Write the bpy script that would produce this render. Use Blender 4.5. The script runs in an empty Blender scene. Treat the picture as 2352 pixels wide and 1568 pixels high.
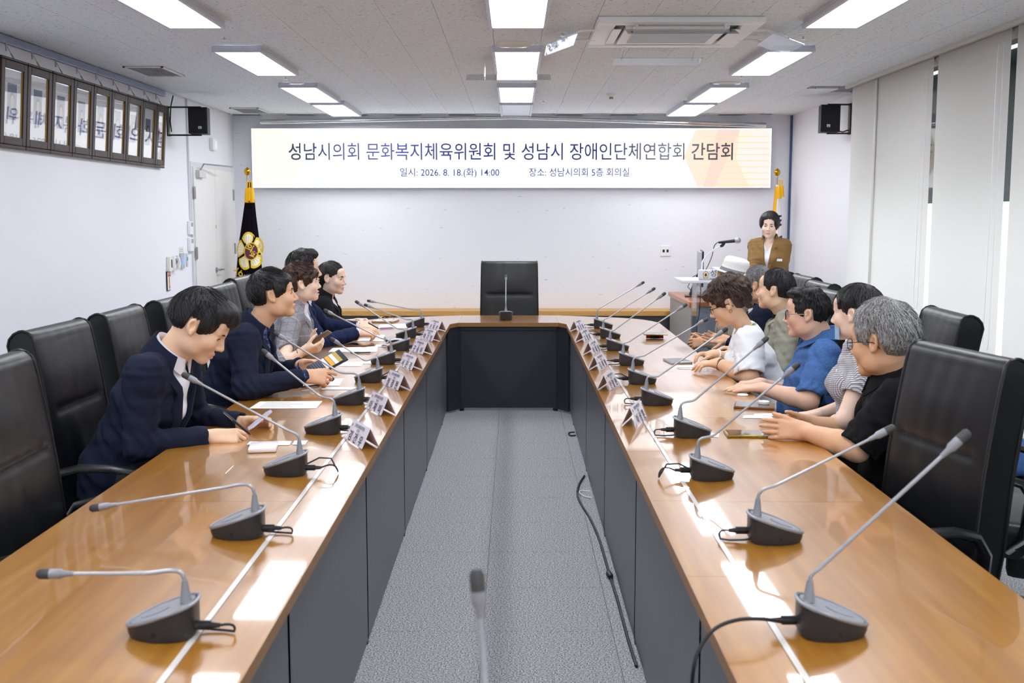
import bpy, bmesh, math, random
import numpy as np
from mathutils import Vector, Matrix
random.seed(7); np.random.seed(7)
SC = bpy.context.scene
COL = SC.collection
# ------------------------------------------------------------------ camera
CAMH, FPX, CX, CY = 1.60, 2500.0, 1176.0, 784.0
PITCH = math.atan(292/2500); YAW = math.atan(5/2500)
cam = bpy.data.cameras.new('camera'); camo = bpy.data.objects.new('camera', cam); COL.objects.link(camo)
camo.location = (0, 0, CAMH); camo.rotation_euler = (math.pi/2-PITCH, 0, YAW)
cam.sensor_width = 36; cam.lens = FPX/2352*36; cam.clip_start = .05
cam.dof.use_dof = True; cam.dof.focus_distance = 6.3; cam.dof.aperture_fstop = 5.6
SC.camera = camo
# ------------------------------------------------------------------ world, exposure
w = bpy.data.worlds.new('world'); SC.world = w; w.use_nodes = True
bg = w.node_tree.nodes['Background']; bg.inputs[0].default_value = (.91, .95, 1, 1); bg.inputs[1].default_value = 2.3
SC.view_settings.view_transform = 'Standard'; SC.view_settings.look = 'None'
SC.view_settings.gamma = 1; SC.view_settings.exposure = 0.1; SC.view_settings.use_curve_mapping = False
SC.cycles.max_bounces = 5; SC.cycles.diffuse_bounces = 4; SC.cycles.glossy_bounces = 2
SC.cycles.transmission_bounces = 3; SC.cycles.transparent_max_bounces = 8
SC.cycles.caustics_reflective = False; SC.cycles.caustics_refractive = False
SC.cycles.sample_clamp_indirect = 6
LAMP = 16.5            # ceiling panel emission
# ------------------------------------------------------------------ pixel -> world
_r = Vector((math.cos(YAW), math.sin(YAW), 0))
_f = Vector((-math.sin(YAW)*math.cos(PITCH), math.cos(YAW)*math.cos(PITCH), -math.sin(PITCH)))
_u = _r.cross(_f)
def P(px, py, x=None, y=None, z=None):
    d = _f*FPX + _r*(px-CX) - _u*(py-CY)
    if x is not None: t = x/d.x
    elif y is not None: t = y/d.y
    else: t = (z-CAMH)/d.z
    return Vector((0, 0, CAMH)) + d*t
# ------------------------------------------------------------------ materials
def lin(c):
    if isinstance(c, str):
        c = [int(c[i:i+2], 16)/255 for i in (0, 2, 4)]
        return [x/12.92 if x <= .04045 else ((x+.055)/1.055)**2.4 for x in c]
    return list(c)
MATS = {}
def mat(name, col, rough=.5, metal=0, coat=0, coatr=.05, spec=.5, noise=None, bump=None, emit=0, trans=0, ior=1.45, alpha=1, sheen=0, stretch=(1, 1, 1), sss=0, ecol=None):
    if name in MATS: return MATS[name]
    m = bpy.data.materials.new(name); m.use_nodes = True; nt = m.node_tree; b = nt.nodes['Principled BSDF']
    c = lin(col); I = b.inputs
    I['Base Color'].default_value = (*c, 1); I['Roughness'].default_value = rough; I['Metallic'].default_value = metal
    I['Coat Weight'].default_value = coat; I['Coat Roughness'].default_value = coatr; I['Specular IOR Level'].default_value = spec
    I['Transmission Weight'].default_value = trans; I['IOR'].default_value = ior; I['Alpha'].default_value = alpha
    if sheen: I['Sheen Weight'].default_value = sheen
    if sss: I['Subsurface Weight'].default_value = sss; I['Subsurface Radius'].default_value = (.012, .005, .003); I['Subsurface Scale'].default_value = 1
    if emit:
        I['Emission Color'].default_value = (*(lin(ecol) if ecol else c), 1); I['Emission Strength'].default_value = emit
    if noise or bump:
        tc = nt.nodes.new('ShaderNodeTexCoord'); mp = nt.nodes.new('ShaderNodeMapping'); mp.inputs['Scale'].default_value = stretch
        nt.links.new(tc.outputs['Object'], mp.inputs[0])
    if noise:
        n = nt.nodes.new('ShaderNodeTexNoise'); n.inputs['Scale'].default_value = noise[0]; n.inputs['Detail'].default_value = 4
        nt.links.new(mp.outputs[0], n.inputs[0])
        r = nt.nodes.new('ShaderNodeValToRGB'); a = noise[1]; c2 = lin(noise[2]) if len(noise) > 2 else [min(1, x*(1+a)) for x in c]
        c1 = c if len(noise) > 2 else [x*(1-a) for x in c]
        r.color_ramp.elements[0].color = (*c1, 1); r.color_ramp.elements[1].color = (*c2, 1)
        r.color_ramp.elements[0].position = .32; r.color_ramp.elements[1].position = .68
        nt.links.new(n.outputs[0], r.inputs[0]); nt.links.new(r.outputs[0], I['Base Color'])
    if bump:
        n2 = nt.nodes.new('ShaderNodeTexNoise'); n2.inputs['Scale'].default_value = bump[0]; n2.inputs['Detail'].default_value = 3
        nt.links.new(mp.outputs[0], n2.inputs[0])
        bp = nt.nodes.new('ShaderNodeBump'); bp.inputs['Strength'].default_value = bump[1]; bp.inputs['Distance'].default_value = bump[2] if len(bump) > 2 else .002
        nt.links.new(n2.outputs[0], bp.inputs['Height']); nt.links.new(bp.outputs[0], I['Normal'])
    MATS[name] = m
    return m
def N(m, t, **kw):
    n = m.node_tree.nodes.new(t)
    for k, v in kw.items(): setattr(n, k, v)
    return n
WHITE = mat('white wall paint', 'EDEEF2', .75, bump=(90, .05))
PLASW = mat('white plastic', 'EEEEEE', .4)
BLACKP = mat('black plastic', '17181A', .4)
DARKP = mat('charcoal plastic', '2B2C2E', .42, bump=(700, .06))
SILVP = mat('silver plastic', '8A8D93', .38, metal=.2)
STEEL = mat('brushed steel', 'A9ABAE', .28, metal=1)
CHROME = mat('chrome', 'D6D7D9', .12, metal=1)
GOOSE = mat('grey gooseneck', 'A3A6AB', .35, metal=.5)
GRILLE = mat('microphone grille', '4A4A4A', .4, metal=.7, bump=(900, .5))
GOLD = mat('gold', 'C79A2E', .2, metal=1)
PAPER = mat('white paper', 'F6F6F8', .6)
INK = mat('dark ink', '20243A', .6)
GREYINK = mat('grey ink', '7A7C86', .6)
RUBBER = mat('black rubber cable', '16171B', .5)
ALU = mat('anodised rail', 'A9ADB8', .35, metal=.6)
def pane(name, tint, refl=.08, rough=.02):
    m = bpy.data.materials.new(name); m.use_nodes = True; nt = m.node_tree; nt.nodes.remove(nt.nodes['Principled BSDF'])
    t = nt.nodes.new('ShaderNodeBsdfTransparent'); t.inputs[0].default_value = (*lin(tint), 1); g = nt.nodes.new('ShaderNodeBsdfGlossy'); g.inputs['Roughness'].default_value = rough
    lw = nt.nodes.new('ShaderNodeLayerWeight'); lw.inputs[0].default_value = .5; pw = nt.nodes.new('ShaderNodeMath'); pw.operation = 'POWER'; pw.inputs[1].default_value = 4.5; nt.links.new(lw.outputs['Facing'], pw.inputs[0])
    ad = nt.nodes.new('ShaderNodeMath'); ad.operation = 'MULTIPLY_ADD'; ad.inputs[1].default_value = .75; ad.inputs[2].default_value = refl; ad.use_clamp = True; nt.links.new(pw.outputs[0], ad.inputs[0])
    mx = nt.nodes.new('ShaderNodeMixShader'); nt.links.new(ad.outputs[0], mx.inputs[0]); nt.links.new(t.outputs[0], mx.inputs[1]); nt.links.new(g.outputs[0], mx.inputs[2]); nt.links.new(mx.outputs[0], nt.nodes['Material Output'].inputs[0])
    MATS[name] = m; return m
ACRYL = pane('clear acrylic', 'EEF2F6', .12)
GLASS = pane('window glass', 'F6F8F8', .03)
# ------------------------------------------------------------------ objects
def link(name, me, parent=None, mats=None):
    o = bpy.data.objects.new(name, me); COL.objects.link(o)
    if parent is not None: o.parent = parent
    return o
def tag(o, label=None, cat=None, group=None, kind=None):
    if label: o['label'] = label
    if cat: o['category'] = cat
    if group: o['group'] = group
    if kind: o['kind'] = kind
    return o
def thing(name, label, cat, loc=(0, 0, 0), rz=0, group=None):
    o = bpy.data.objects.new(name, None); COL.objects.link(o); o.location = loc; o.rotation_euler = (0, 0, rz)
    o.empty_display_size = .1
    return tag(o, label, cat, group)
def copy_tree(o, parent=None):
    c = o.copy(); COL.objects.link(c); c.parent = parent
    if parent is not None: c.matrix_parent_inverse = o.matrix_parent_inverse
    for ch in list(o.children): copy_tree(ch, c)
    return c
class MB:
    """collects geometry for ONE mesh object"""
    def __init__(s): s.v = []; s.f = []; s.m = []; s.mi = 0
    def add(s, vs, fs):
        o = len(s.v); s.v += [tuple(p) for p in vs]; s.f += [tuple(i+o for i in f) for f in fs]; s.m += [s.mi]*len(fs); return s
    def box(s, c, d, bev=0, rot=None, seg=2):
        bm = bmesh.new(); bmesh.ops.create_cube(bm, size=1)
        bmesh.ops.scale(bm, vec=d, verts=bm.verts)
        if bev: bmesh.ops.bevel(bm, geom=bm.edges[:], offset=bev, segments=seg, affect='EDGES', profile=.6)
        M = Matrix.Translation(c) @ (rot.to_4x4() if rot is not None else Matrix())
        bm.transform(M); bm.verts.ensure_lookup_table()
        s.add([v.co[:] for v in bm.verts], [[v.index for v in f.verts] for f in bm.faces]); bm.free(); return s
    def bx(s, x0, x1, y0, y1, z0, z1, bev=0): return s.box(((x0+x1)/2, (y0+y1)/2, (z0+z1)/2), (abs(x1-x0), abs(y1-y0), abs(z1-z0)), bev)
    def tube(s, pts, r, n=10, cap=True, closed=False):
        pts = [Vector(p) for p in pts]; k = len(pts); rs = r if isinstance(r, (list, tuple)) else [r]*k
        up = None; rings = []
        for i, p in enumerate(pts):
            a = pts[(i-1) % k] if closed else pts[max(i-1, 0)]; b = pts[(i+1) % k] if closed else pts[min(i+1, k-1)]
            t = (b-a); t = t.normalized() if t.length > 1e-9 else Vector((0, 0, 1))
            if up is None: up = t.orthogonal().normalized()
            up = (up - t*up.dot(t)); up = up.normalized() if up.length > 1e-6 else t.orthogonal().normalized()
            sd = t.cross(up)
            rings.append([p + (up*math.cos(2*math.pi*j/n) + sd*math.sin(2*math.pi*j/n))*rs[i] for j in range(n)])
        vs = [q for R in rings for q in R]; fs = []
        for i in range(k if closed else k-1):
            for j in range(n):
                a = i*n+j; b = i*n+(j+1) % n; c = ((i+1) % k)*n+(j+1) % n; d = ((i+1) % k)*n+j
                fs.append((a, b, c, d))
        if cap and not closed: fs.append(tuple(range(n))[::-1]); fs.append(tuple(range((k-1)*n, k*n)))
        return s.add(vs, fs)
    def lathe(s, prof, c=(0, 0, 0), n=24, axis=(0, 0, 1), cap=True):
        q = Vector((0, 0, 1)).rotation_difference(Vector(axis)); c = Vector(c); vs = []; fs = []; k = len(prof)
        for r, h in prof:
            for j in range(n):
                vs.append(c + q @ Vector((r*math.cos(2*math.pi*j/n), r*math.sin(2*math.pi*j/n), h)))
        for i in range(k-1):
            for j in range(n): fs.append((i*n+j, i*n+(j+1) % n, (i+1)*n+(j+1) % n, (i+1)*n+j))
        if cap: fs.append(tuple(range(n))[::-1]); fs.append(tuple(range((k-1)*n, k*n)))
        return s.add(vs, fs)
    def prism(s, poly, z0, z1, M=None):
        k = len(poly); vs = [Vector((x, y, z0)) for x, y in poly] + [Vector((x, y, z1)) for x, y in poly]
        if M is not None: vs = [M @ v for v in vs]
        fs = [tuple(range(k))[::-1], tuple(range(k, 2*k))] + [(i, (i+1) % k, k+(i+1) % k, k+i) for i in range(k)]
        return s.add(vs, fs)
    def grid(s, fn, nu, nv, closed_u=False):
        vs = [fn(i/(nu if closed_u else nu-1), j/(nv-1)) for j in range(nv) for i in range(nu)]; fs = []
        for j in range(nv-1):
            for i in range(nu if closed_u else nu-1):
                fs.append((j*nu+i, j*nu+(i+1) % nu, (j+1)*nu+(i+1) % nu, (j+1)*nu+i))
        return s.add(vs, fs)
    def quad(s, a, b, c, d): return s.add([a, b, c, d], [(0, 1, 2, 3)])
    def mesh(s, name, mats, smooth=False, ang=40):
        me = bpy.data.meshes.new(name); me.from_pydata(s.v, [], s.f)
        for m in (mats if isinstance(mats, (list, tuple)) else [mats]): me.materials.append(m)
        if max(s.m, default=0) > 0: me.polygons.foreach_set('material_index', s.m)
        bm = bmesh.new(); bm.from_mesh(me); bmesh.ops.recalc_face_normals(bm, faces=bm.faces[:])
        if smooth:
            for f in bm.faces: f.smooth = True
            th = math.radians(ang)
            for e in bm.edges:
                if len(e.link_faces) == 2 and e.calc_face_angle(0) > th: e.smooth = False
        bm.to_mesh(me); bm.free(); return me
    def build(s, name, mats, parent=None, smooth=False, ang=40): return link(name, s.mesh(name, mats, smooth, ang), parent)
def frame_of(origin, right, up):
    """matrix whose local x,y map to right,up (for flat lettering)"""
    r = Vector(right).normalized(); u = Vector(up); u = (u - r*u.dot(r)).normalized(); n = r.cross(u)
    M = Matrix((r, u, n)).transposed().to_4x4(); M.translation = Vector(origin); return M
def text(body, size, M, m, name='lettering', parent=None, align='CENTER', width=None, ext=.0004, space=1.0, bold=0):
    c = bpy.data.curves.new('t', 'FONT'); c.body = body; c.size = size; c.align_x = align; c.align_y = 'CENTER'
    c.extrude = ext; c.space_character = space; c.resolution_u = 3; c.offset = bold
    o = bpy.data.objects.new('t', c); COL.objects.link(o)
    me = bpy.data.meshes.new_from_object(o.evaluated_get(bpy.context.evaluated_depsgraph_get()))
    bpy.data.objects.remove(o)
    if width:
        xs = [v.co.x for v in me.vertices]; k = width/(max(xs)-min(xs)); mid = (max(xs)+min(xs))/2
        for v in me.vertices: v.co.x = (v.co.x-mid)*k
    me.transform(M); me.materials.clear(); me.materials.append(m); me.name = name
    ob = link(name, me, parent); ob['kind'] = 'stuff'
    return ob
def struct(o, label=None):
    o['kind'] = 'structure'
    if label: o['label'] = label
    return o
# ================================================================== ROOM
XL, XR, YB, ZC, Y0 = -3.16, 3.12, 12.42, 2.70, -1.6
XW = 3.30   # window plane
# ---- floor with carpet tiles
cm = mat('grey carpet', '8A8D92', .95, noise=(170, .0, 'B4B7BC'), bump=(500, .6, .004), spec=.1)
cm.node_tree.nodes['Color Ramp'].color_ramp.elements[0].color = (.15, .157, .168, 1)
cm.node_tree.nodes['Color Ramp'].color_ramp.elements[1].color = (.56, .57, .59, 1)
cm.node_tree.nodes['Color Ramp'].color_ramp.elements[0].position = .4; cm.node_tree.nodes['Color Ramp'].color_ramp.elements[1].position = .6
fl = struct(MB().bx(XL, XW, Y0, YB, -.06, -.008).build('floor', mat('floor underlay', '55585C', .9)), 'grey carpet tile floor of the meeting room')
tile = MB().box((0, 0, -.0035), (.4985, .4985, .007), .0015).mesh('carpet_tile', cm)
for i in range(13):
    for j in range(23):
        x = -3.2+.25+.5*i+.08; y = 1.3+.5*j
        if x+.25 > XW+.02 or x-.25 < XL-.1 or y+.25 > YB+.05: continue
        t = link('carpet_tile', tile, fl); t.location = (x, y, 0); t.rotation_euler = (0, 0, (i+j) % 2*math.pi/2)
MB().bx(XL, XW, Y0, 1.05, -.008, 0).build('carpet_strip', cm, fl)
# ---- ceiling with mineral fibre tiles
ct = mat('mineral fibre ceiling tile', 'E6EAED', .9, bump=(160, .25))
def ceil_mat():
    m = MATS['mineral fibre ceiling tile']; nt = m.node_tree; b = nt.nodes['Principled BSDF']
    tc = N(m, 'ShaderNodeNewGeometry'); mp = N(m, 'ShaderNodeMapping'); mp.inputs['Scale'].default_value = (38, 62, 1)
    nt.links.new(tc.outputs['Position'], mp.inputs[0])
    v = N(m, 'ShaderNodeTexNoise'); v.inputs['Scale'].default_value = 1.7; v.inputs['Detail'].default_value = 2; nt.links.new(mp.outputs[0], v.inputs[0])
    r = N(m, 'ShaderNodeValToRGB'); e = r.color_ramp.elements
    e[0].position = .30; e[0].color = (.20, .195, .19, 1); e[1].position = .355; e[1].color = (*lin('E6EAED'), 1)
    nt.links.new(v.outputs[0], r.inputs[0]); nt.links.new(r.outputs[0], b.inputs['Base Color'])
ceil_mat()
ce = struct(MB().bx(XL, XW, Y0, YB, ZC+.012, ZC+.1).build('ceiling', mat('ceiling slab', '8F8F8F', .9)), 'tiled mineral fibre ceiling of the meeting room')
tm = MB().box((0, 0, .006), (.2982, .5982, .012), .0012).mesh('ceiling_tile', ct)
for i in range(21):
    for j in range(14):
        x = .02+.3*(i-10); y = 4.4+.6*j + (.3 if i % 2 else 0)
        if (x+.15 > 2.78 and y-.3 < 9.6) or x+.15 > XR+.2 or y-.3 > YB-.25: continue
        t = link('ceiling_tile', tm, ce); t.location = (x, y, ZC)
MB().bx(XL, 2.72, Y0, 4.1, ZC, ZC+.012).build('ceiling_panel', ct, ce)
MB().bx(XL, 2.72, YB-.16, YB, ZC, ZC+.012).build('ceiling_panel', ct, ce)
# ---- walls
struct(MB().bx(XL-.12, XL, Y0, YB+.12, 0, ZC+.1).build('wall_left', WHITE), 'plain white wall with the double door and portraits')
scuff = mat('scuffed wall paint', 'EDEEF2', .7)
struct(MB().bx(XL-.12, XR+.3, YB, YB+.12, 0, ZC+.1).build('wall_back', scuff), 'white wall behind the long banner screen')
m = scuff; nt = m.node_tree; tc = N(m, 'ShaderNodeNewGeometry'); mp = N(m, 'ShaderNodeMapping'); mp.inputs['Scale'].default_value = (3, 1, 26); nt.links.new(tc.outputs['Position'], mp.inputs[0])
n_ = N(m, 'ShaderNodeTexNoise'); n_.inputs['Scale'].default_value = 3.2; n_.inputs['Detail'].default_value = 5; nt.links.new(mp.outputs[0], n_.inputs[0])
r_ = N(m, 'ShaderNodeValToRGB'); r_.color_ramp.elements[0].position = .24; r_.color_ramp.elements[0].color = (*lin('A9A9AE'), 1); r_.color_ramp.elements[1].position = .30; r_.color_ramp.elements[1].color = (*lin('EDEEF2'), 1)
nt.links.new(n_.outputs[0], r_.inputs[0]); nt.links.new(r_.outputs[0], nt.nodes['Principled BSDF'].inputs['Base Color'])
struct(MB().bx(XR, XR+.35, 9.55, YB, 0, ZC+.1).build('wall_right', WHITE), 'white wall pier between the window and the corner')
struct(MB().bx(XL, XW+.2, Y0-.12, Y0, 0, ZC+.1).build('wall_front', WHITE), 'white wall behind the viewer')
MBb = MB().bx(XR-.022, XR-.002, YB-.03, YB-.002, 0, ZC); struct(MBb.build('trim_1', mat('blue corner guard', '4C5C84', .5)), 'blue grey corner strip')
struct(MB().bx(XL+.002, XL+.016, 4, 10.15, 0, .09).build('baseboard_left', mat('grey skirting', '6B6D70', .5)))
# ---- low ledge along the back wall
yl = 12.05
ld = thing('wall_ledge', 'low dark dado ledge with wood cap along the back wall', 'ledge', (0, yl, 0))
zt = P(1000, 714, y=yl).z
x0, x1 = P(560, 720, y=yl).x, P(1561, 720, y=yl).x
MB().bx(x0, x1, 0, YB-yl-.003, zt-.055, zt, .004).build('wood_cap', mat('honey oak edge', 'C99A55', .4, noise=(9, .12), stretch=(1, 12, 12)), ld)
MB().bx(x0, x1-.01, .02, YB-yl-.003, 0, zt-.055).build('panel', mat('charcoal laminate dark', '3A3B40', .5), ld)
# ---- window wall on the right
wn = struct(link('window_1', MB().bx(XW+.02, XW+.03, Y0, 9.55, .06, ZC).mesh('glass', GLASS)), 'tall glazing behind the roller blinds')
fm = mat('grey window frame', '5B6A70', .4, metal=.3)
for k in range(10):
    y = 9.5-1.18*k
    MB().bx(XW-.06, XW+.06, y-.03, y+.03, 0, ZC).build('mullion', fm, wn)
for k in range(9):
    MB().bx(XW+.04, XW+.05, 9.5-1.18*k-1.15, 9.5-1.18*k-.03, 1.72, ZC).build('spandrel_panel', mat('teal spandrel glass', '53666C', .15), wn)
for z in (.03, 1.72):
    MB().bx(XW-.05, XW+.05, Y0, 9.55, z-.035, z+.035).build('transom', fm, wn)
MB().bx(2.845, 2.875, Y0, 9.56, ZC-.03, ZC+.012, .003).build('ceiling_track', mat('ivory track', 'CFCDC6', .5), ce)
MB().bx(2.572, 2.845, Y0, 9.6, ZC, ZC+.012).build('ceiling_border', ct, ce)
bl = mat('ivory blind fabric', 'E6E4DE', .85, spec=.1)
nt = bl.node_tree; b = nt.nodes['Principled BSDF']; tr = N(bl, 'ShaderNodeBsdfTranslucent'); tr.inputs[0].default_value = (.92, .9, .86, 1); mx = N(bl, 'ShaderNodeMixShader'); mx.inputs[0].default_value = .34
nt.links.new(b.outputs[0], mx.inputs[1]); nt.links.new(tr.outputs[0], mx.inputs[2]); nt.links.new(mx.outputs[0], nt.nodes['Material Output'].inputs[0])
XB = 2.90
def yat(px): return XB*FPX/(px-1181)
edges = [(9.52, yat(1999)-.004), (yat(1999), yat(2122)), (yat(2134), yat(2293)), (yat(2309), yat(2309)-1.17), (yat(2309)-1.22, yat(2309)-2.39), (yat(2309)-2.44, yat(2309)-3.6), (yat(2309)-3.65, yat(2309)-4.8)]  # the nearest blinds are unseen, added for the window light
labs = ['narrow ivory roller blind beside the white wall pier', 'ivory roller blind left of the first dark gap', 'wide ivory roller blind between the two dark gaps', 'ivory roller blind at the right edge of the photo']
for k, (ya, yb) in enumerate(edges):
    lab = labs[k] if k < 4 else ['first', 'second', 'third'][k-4]+' ivory roller blind nearer than the photo\'s right edge'
    o = thing('roller_blind', lab, 'blind', (XB, (ya+yb)/2, 0), 0, 'roller blinds at the window')
    hw = (ya-yb)/2
    MB().grid(lambda u, v: Vector((.004*math.sin(u*9+k), -hw+2*hw*u, -0+.34+(ZC-.012-.34)*v)), 9, 5).build('fabric', bl, o, True)
    MB().tube([(0, -hw, .34), (0, hw, .34)], .014, 8).build('bottom_bar', mat('ivory bar', 'DAD8D0', .5), o)
    MB().tube([(.045, -hw, ZC-.045), (.045, hw, ZC-.045)], .03, 12).build('roller_tube', mat('ivory bar', 'DAD8D0', .5), o)
    if k in (1, 2, 3):
        b_ = MB(); yy = -hw+.10; zb = [.98, .83, .8][k-1]
        pts = [(-.03, yy, ZC-.1)]+[(-.03, yy+.004*math.sin(i), ZC-.1-(ZC-.1-zb)*i/8) for i in range(1, 9)]+[(-.03, yy-.03, zb-.04), (-.03, yy-.06, zb-.05), (-.03, yy-.075, zb)]+[(-.03, yy-.08, ZC-.1)]
        b_.tube(pts, .0022, 5).build('bead_chain', PLASW, o)
    if k == 1:
        MB().tube([(-.014, hw-.012, .34), (-.014, hw-.012, ZC-.03)], .011, 10).build('guide_tube', mat('ivory bar', 'DAD8D0', .5), o)
# ---- ceiling lights
GLOW = mat('lit diffuser', 'FFFFFF', .5, emit=LAMP, ecol=(.95, .975, 1.05))
OFFD = mat('unlit diffuser', 'D8DAF0', .35)
FRW = mat('white light frame', 'C9CBD6', .4)
rows = [(-1.82, 'left'), (.02, 'middle'), (1.81, 'right')]
Ls = [(10.8, 'at the back wall, fourth from the viewer'), (9.35, 'third counted from the viewer'), (7.32, 'second counted from the viewer'), (5.18, 'first one visible from the viewer'), (3.05, 'just above the top of the frame'), (.9, 'above the viewer'), (-1.2, 'behind the viewer')]
def clight(x, y, lit, lab):
    o = thing('ceiling_light', lab, 'ceiling light', (x, y+.6, ZC), 0, 'rectangular ceiling lights')
    h = .045
    b_ = MB(); b_.bx(-.165, .165, -.6, .6, -h*.4, -.0005); b_.build('housing', FRW, o)
    for s in (-1, 1):
        MB().bx(s*.145, s*.165, -.62, .62, -h, -h*.4, .003).build('side_rail', FRW, o)
        MB().bx(-.145, .145, s*.60, s*.62, -h, -h*.4, .003).build('end_rail', FRW, o)
    MB().bx(-.144, .144, -.599, .599, -h*.85, -h*.45).build('diffuser', GLOW if lit else OFFD, o)
for x, rn in rows:
    for y, pn in Ls:
        off = rn == 'middle' and y > 10.5
        clight(x, y, not off, ('unlit ceiling light of the middle row at the back wall' if off else 'lit ceiling panel of the %s row, %s' % (rn, pn)))
# ---- air conditioner cassette
acx, acy = .94, 6.72
ac = thing('ceiling_air_conditioner', 'white four way ceiling air conditioner with clear deflector plates', 'air conditioner', (acx, acy, ZC))
ACW = mat('air conditioner white', 'F4F6F7', .4); ACG = mat('air conditioner slot', 'D3D9DB', .5)
b_ = MB()
b_.bx(-.47, .47, -.47, -.36, -.035, -.0005, .01); b_.bx(-.47, .47, .36, .47, -.035, -.0005, .01); b_.bx(-.47, -.36, -.36, .36, -.035, -.0005, .01); b_.bx(.36, .47, -.36, .36, -.035, -.0005, .01)
b_.build('panel_frame', ACW, ac, True)
MB().bx(-.30, .30, -.30, .30, -.04, -.002, .008).build('intake_panel', ACW, ac, True)
for k in range(18):
    y = -.2+.4*k/17
    MB().bx(-.24, .24, y-.004, y+.004, -.047, -.04).build('grille_slat', ACG, ac)
for k in range(13):
    x = -.24+.48*k/12
    MB().bx(x-.003, x+.003, -.205, .205, -.045, -.04).build('grille_bar', ACG, ac)
for k in range(4):
    R = Matrix.Rotation(k*math.pi/2, 3, 'Z')
    MB().box(R @ Vector((0, -.33, -.012)), (.54, .05, .02) if k % 2 == 0 else (.05, .54, .02), .004).build('outlet', mat('air outlet dark', '6F7A7E', .5), ac)
    v = MB().box(R @ Vector((0, -.345, -.04)), (.52, .05, .006) if k % 2 == 0 else (.05, .52, .006), .002); v.build('louver', ACW, ac)
    L = [.62, .45, .58, .45][k]; off = [.42, .66, .62, .66][k]; dz = [-.075, -.085, -.10, -.085][k]
    d = MB().box(R @ Vector((0, -off, dz)), (L, .19, .006) if k % 2 == 0 else (.19, L, .006), .001, rot=(Matrix.Rotation(.28 if k % 2 == 0 else 0, 3, 'X') if k == 0 else Matrix.Rotation([0, .35, -.1, -.35][k], 3, 'Y' if k % 2 else 'X')))
    do = d.build('deflector_plate', ACRYL, ac)
    for s in (-1, 1):
        q = R @ Vector((s*L*.4, -off, dz+.01)); q2 = R @ Vector((s*L*.4, -.44, -.03))
        MB().tube([q, (q+q2)/2+Vector((0, 0, .02)), q2], .008, 6).build('bracket', PLASW, do)
# ---- small ceiling fittings
def lat(px, py, z=ZC): return P(px, py, z=z)
for px, py, lab in [(1180, 100, 'round white ceiling speaker between the middle ceiling lights'), (1668, 190, 'round white ceiling speaker in front of a right row light'), (686, 193, 'round white ceiling speaker in front of a left row light')]:
    p = lat(px, py)
    o = thing('ceiling_speaker', lab, 'ceiling speaker', p, 0, 'round ceiling speakers')
    MB().lathe([(.118, -.0005), (.118, -.008), (.105, -.014), (.09, -.014)], n=32).build('rim', mat('cream plastic', 'E6E3D6', .45), o, True)
    MB().lathe([(.09, -.012), (.05, -.019), (.001, -.021)], n=32, cap=False).build('grille_cover', mat('speaker grille white', 'DDDCD4', .6, bump=(400, .3)), o, True)
p = lat(1404, 214)
o = thing('smoke_detector', 'small white smoke detector on the ceiling right of centre', 'detector', p)
MB().lathe([(.055, -.0005), (.055, -.012), (.042, -.03), (.03, -.034)], n=24).build('housing', PLASW, o, True)
MB().lathe([(.02, -.03), (.018, -.052), (.001, -.053)], n=16).build('sensor', mat('dark sensor', '8B8478', .4), o, True)
for k, (px, py, lab) in enumerate([(1291, 73, 'near the air conditioner'), (515, 83, 'behind the first left row light'), (1248, 230, 'right of the middle row far from the viewer'), (1845, 81, 'behind the first right row light'), (1703, 172, 'behind the second right row light'), (656, 175, 'behind the second left row light')]):
    p = lat(px, py)
    o = thing('ceiling_sprinkler', 'tiny white ceiling sprinkler '+lab, 'sprinkler', p, 0, 'ceiling sprinklers')
    MB().lathe([(.032, -.0005), (.03, -.004), (.012, -.006)], n=20).build('escutcheon', PLASW, o, True)
    MB().lathe([(.007, -.005), (.006, -.02), (.014, -.022), (.014, -.025)], n=12).build('deflector', CHROME, o, True)
for (pa, pb, lab) in [(P(317, 153, z=ZC), P(392, 172, z=ZC), 'slatted ceiling vent above the portraits'), (P(541, 247, z=ZC), P(607, 258, z=ZC), 'slatted ceiling vent above the door corner')]:
    c = (pa+pb)/2; o = thing('ceiling_vent', lab, 'vent', (c.x, c.y, ZC), 0, 'ceiling vents')
    hx, hy = .15, .28
    b_ = MB(); b_.bx(-hx, hx, -hy, hy, -.003, -.0005); b_.build('backing', mat('vent dark', '77787A', .6), o)
    for s in (-1, 1):
        MB().bx(s*(hx-.015), s*hx, -hy, hy, -.012, -.003).build('frame_side', PLASW, o); MB().bx(-hx, hx, s*(hy-.015), s*hy, -.012, -.003).build('frame_end', PLASW, o)
    for k in range(11):
        x = -hx+.025+k*(2*hx-.05)/10
        MB().box((x, 0, -.009), (.012, 2*hy-.03, .0025), 0, Matrix.Rotation(.6, 3, 'Y')).build('slat', mat('vent slat', 'C6C7C9', .5), o)
p = P(1168, 177, z=ZC-.13)
o = thing('acrylic_deflector', 'clear acrylic draught plate hanging across the middle ceiling lights', 'deflector', (p.x, p.y, ZC))
b_ = MB().box((0, 0, -.13), (.60, .16, .005), .001, Matrix.Rotation(.35, 3, 'X')); b_.build('plate', ACRYL, o)
for s in (-1, 1): MB().tube([(s*.17, 0, -.128), (s*.17, .02, -.05), (s*.17, .02, -.0005)], .006, 6).build('hanger', PLASW, o)
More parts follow.
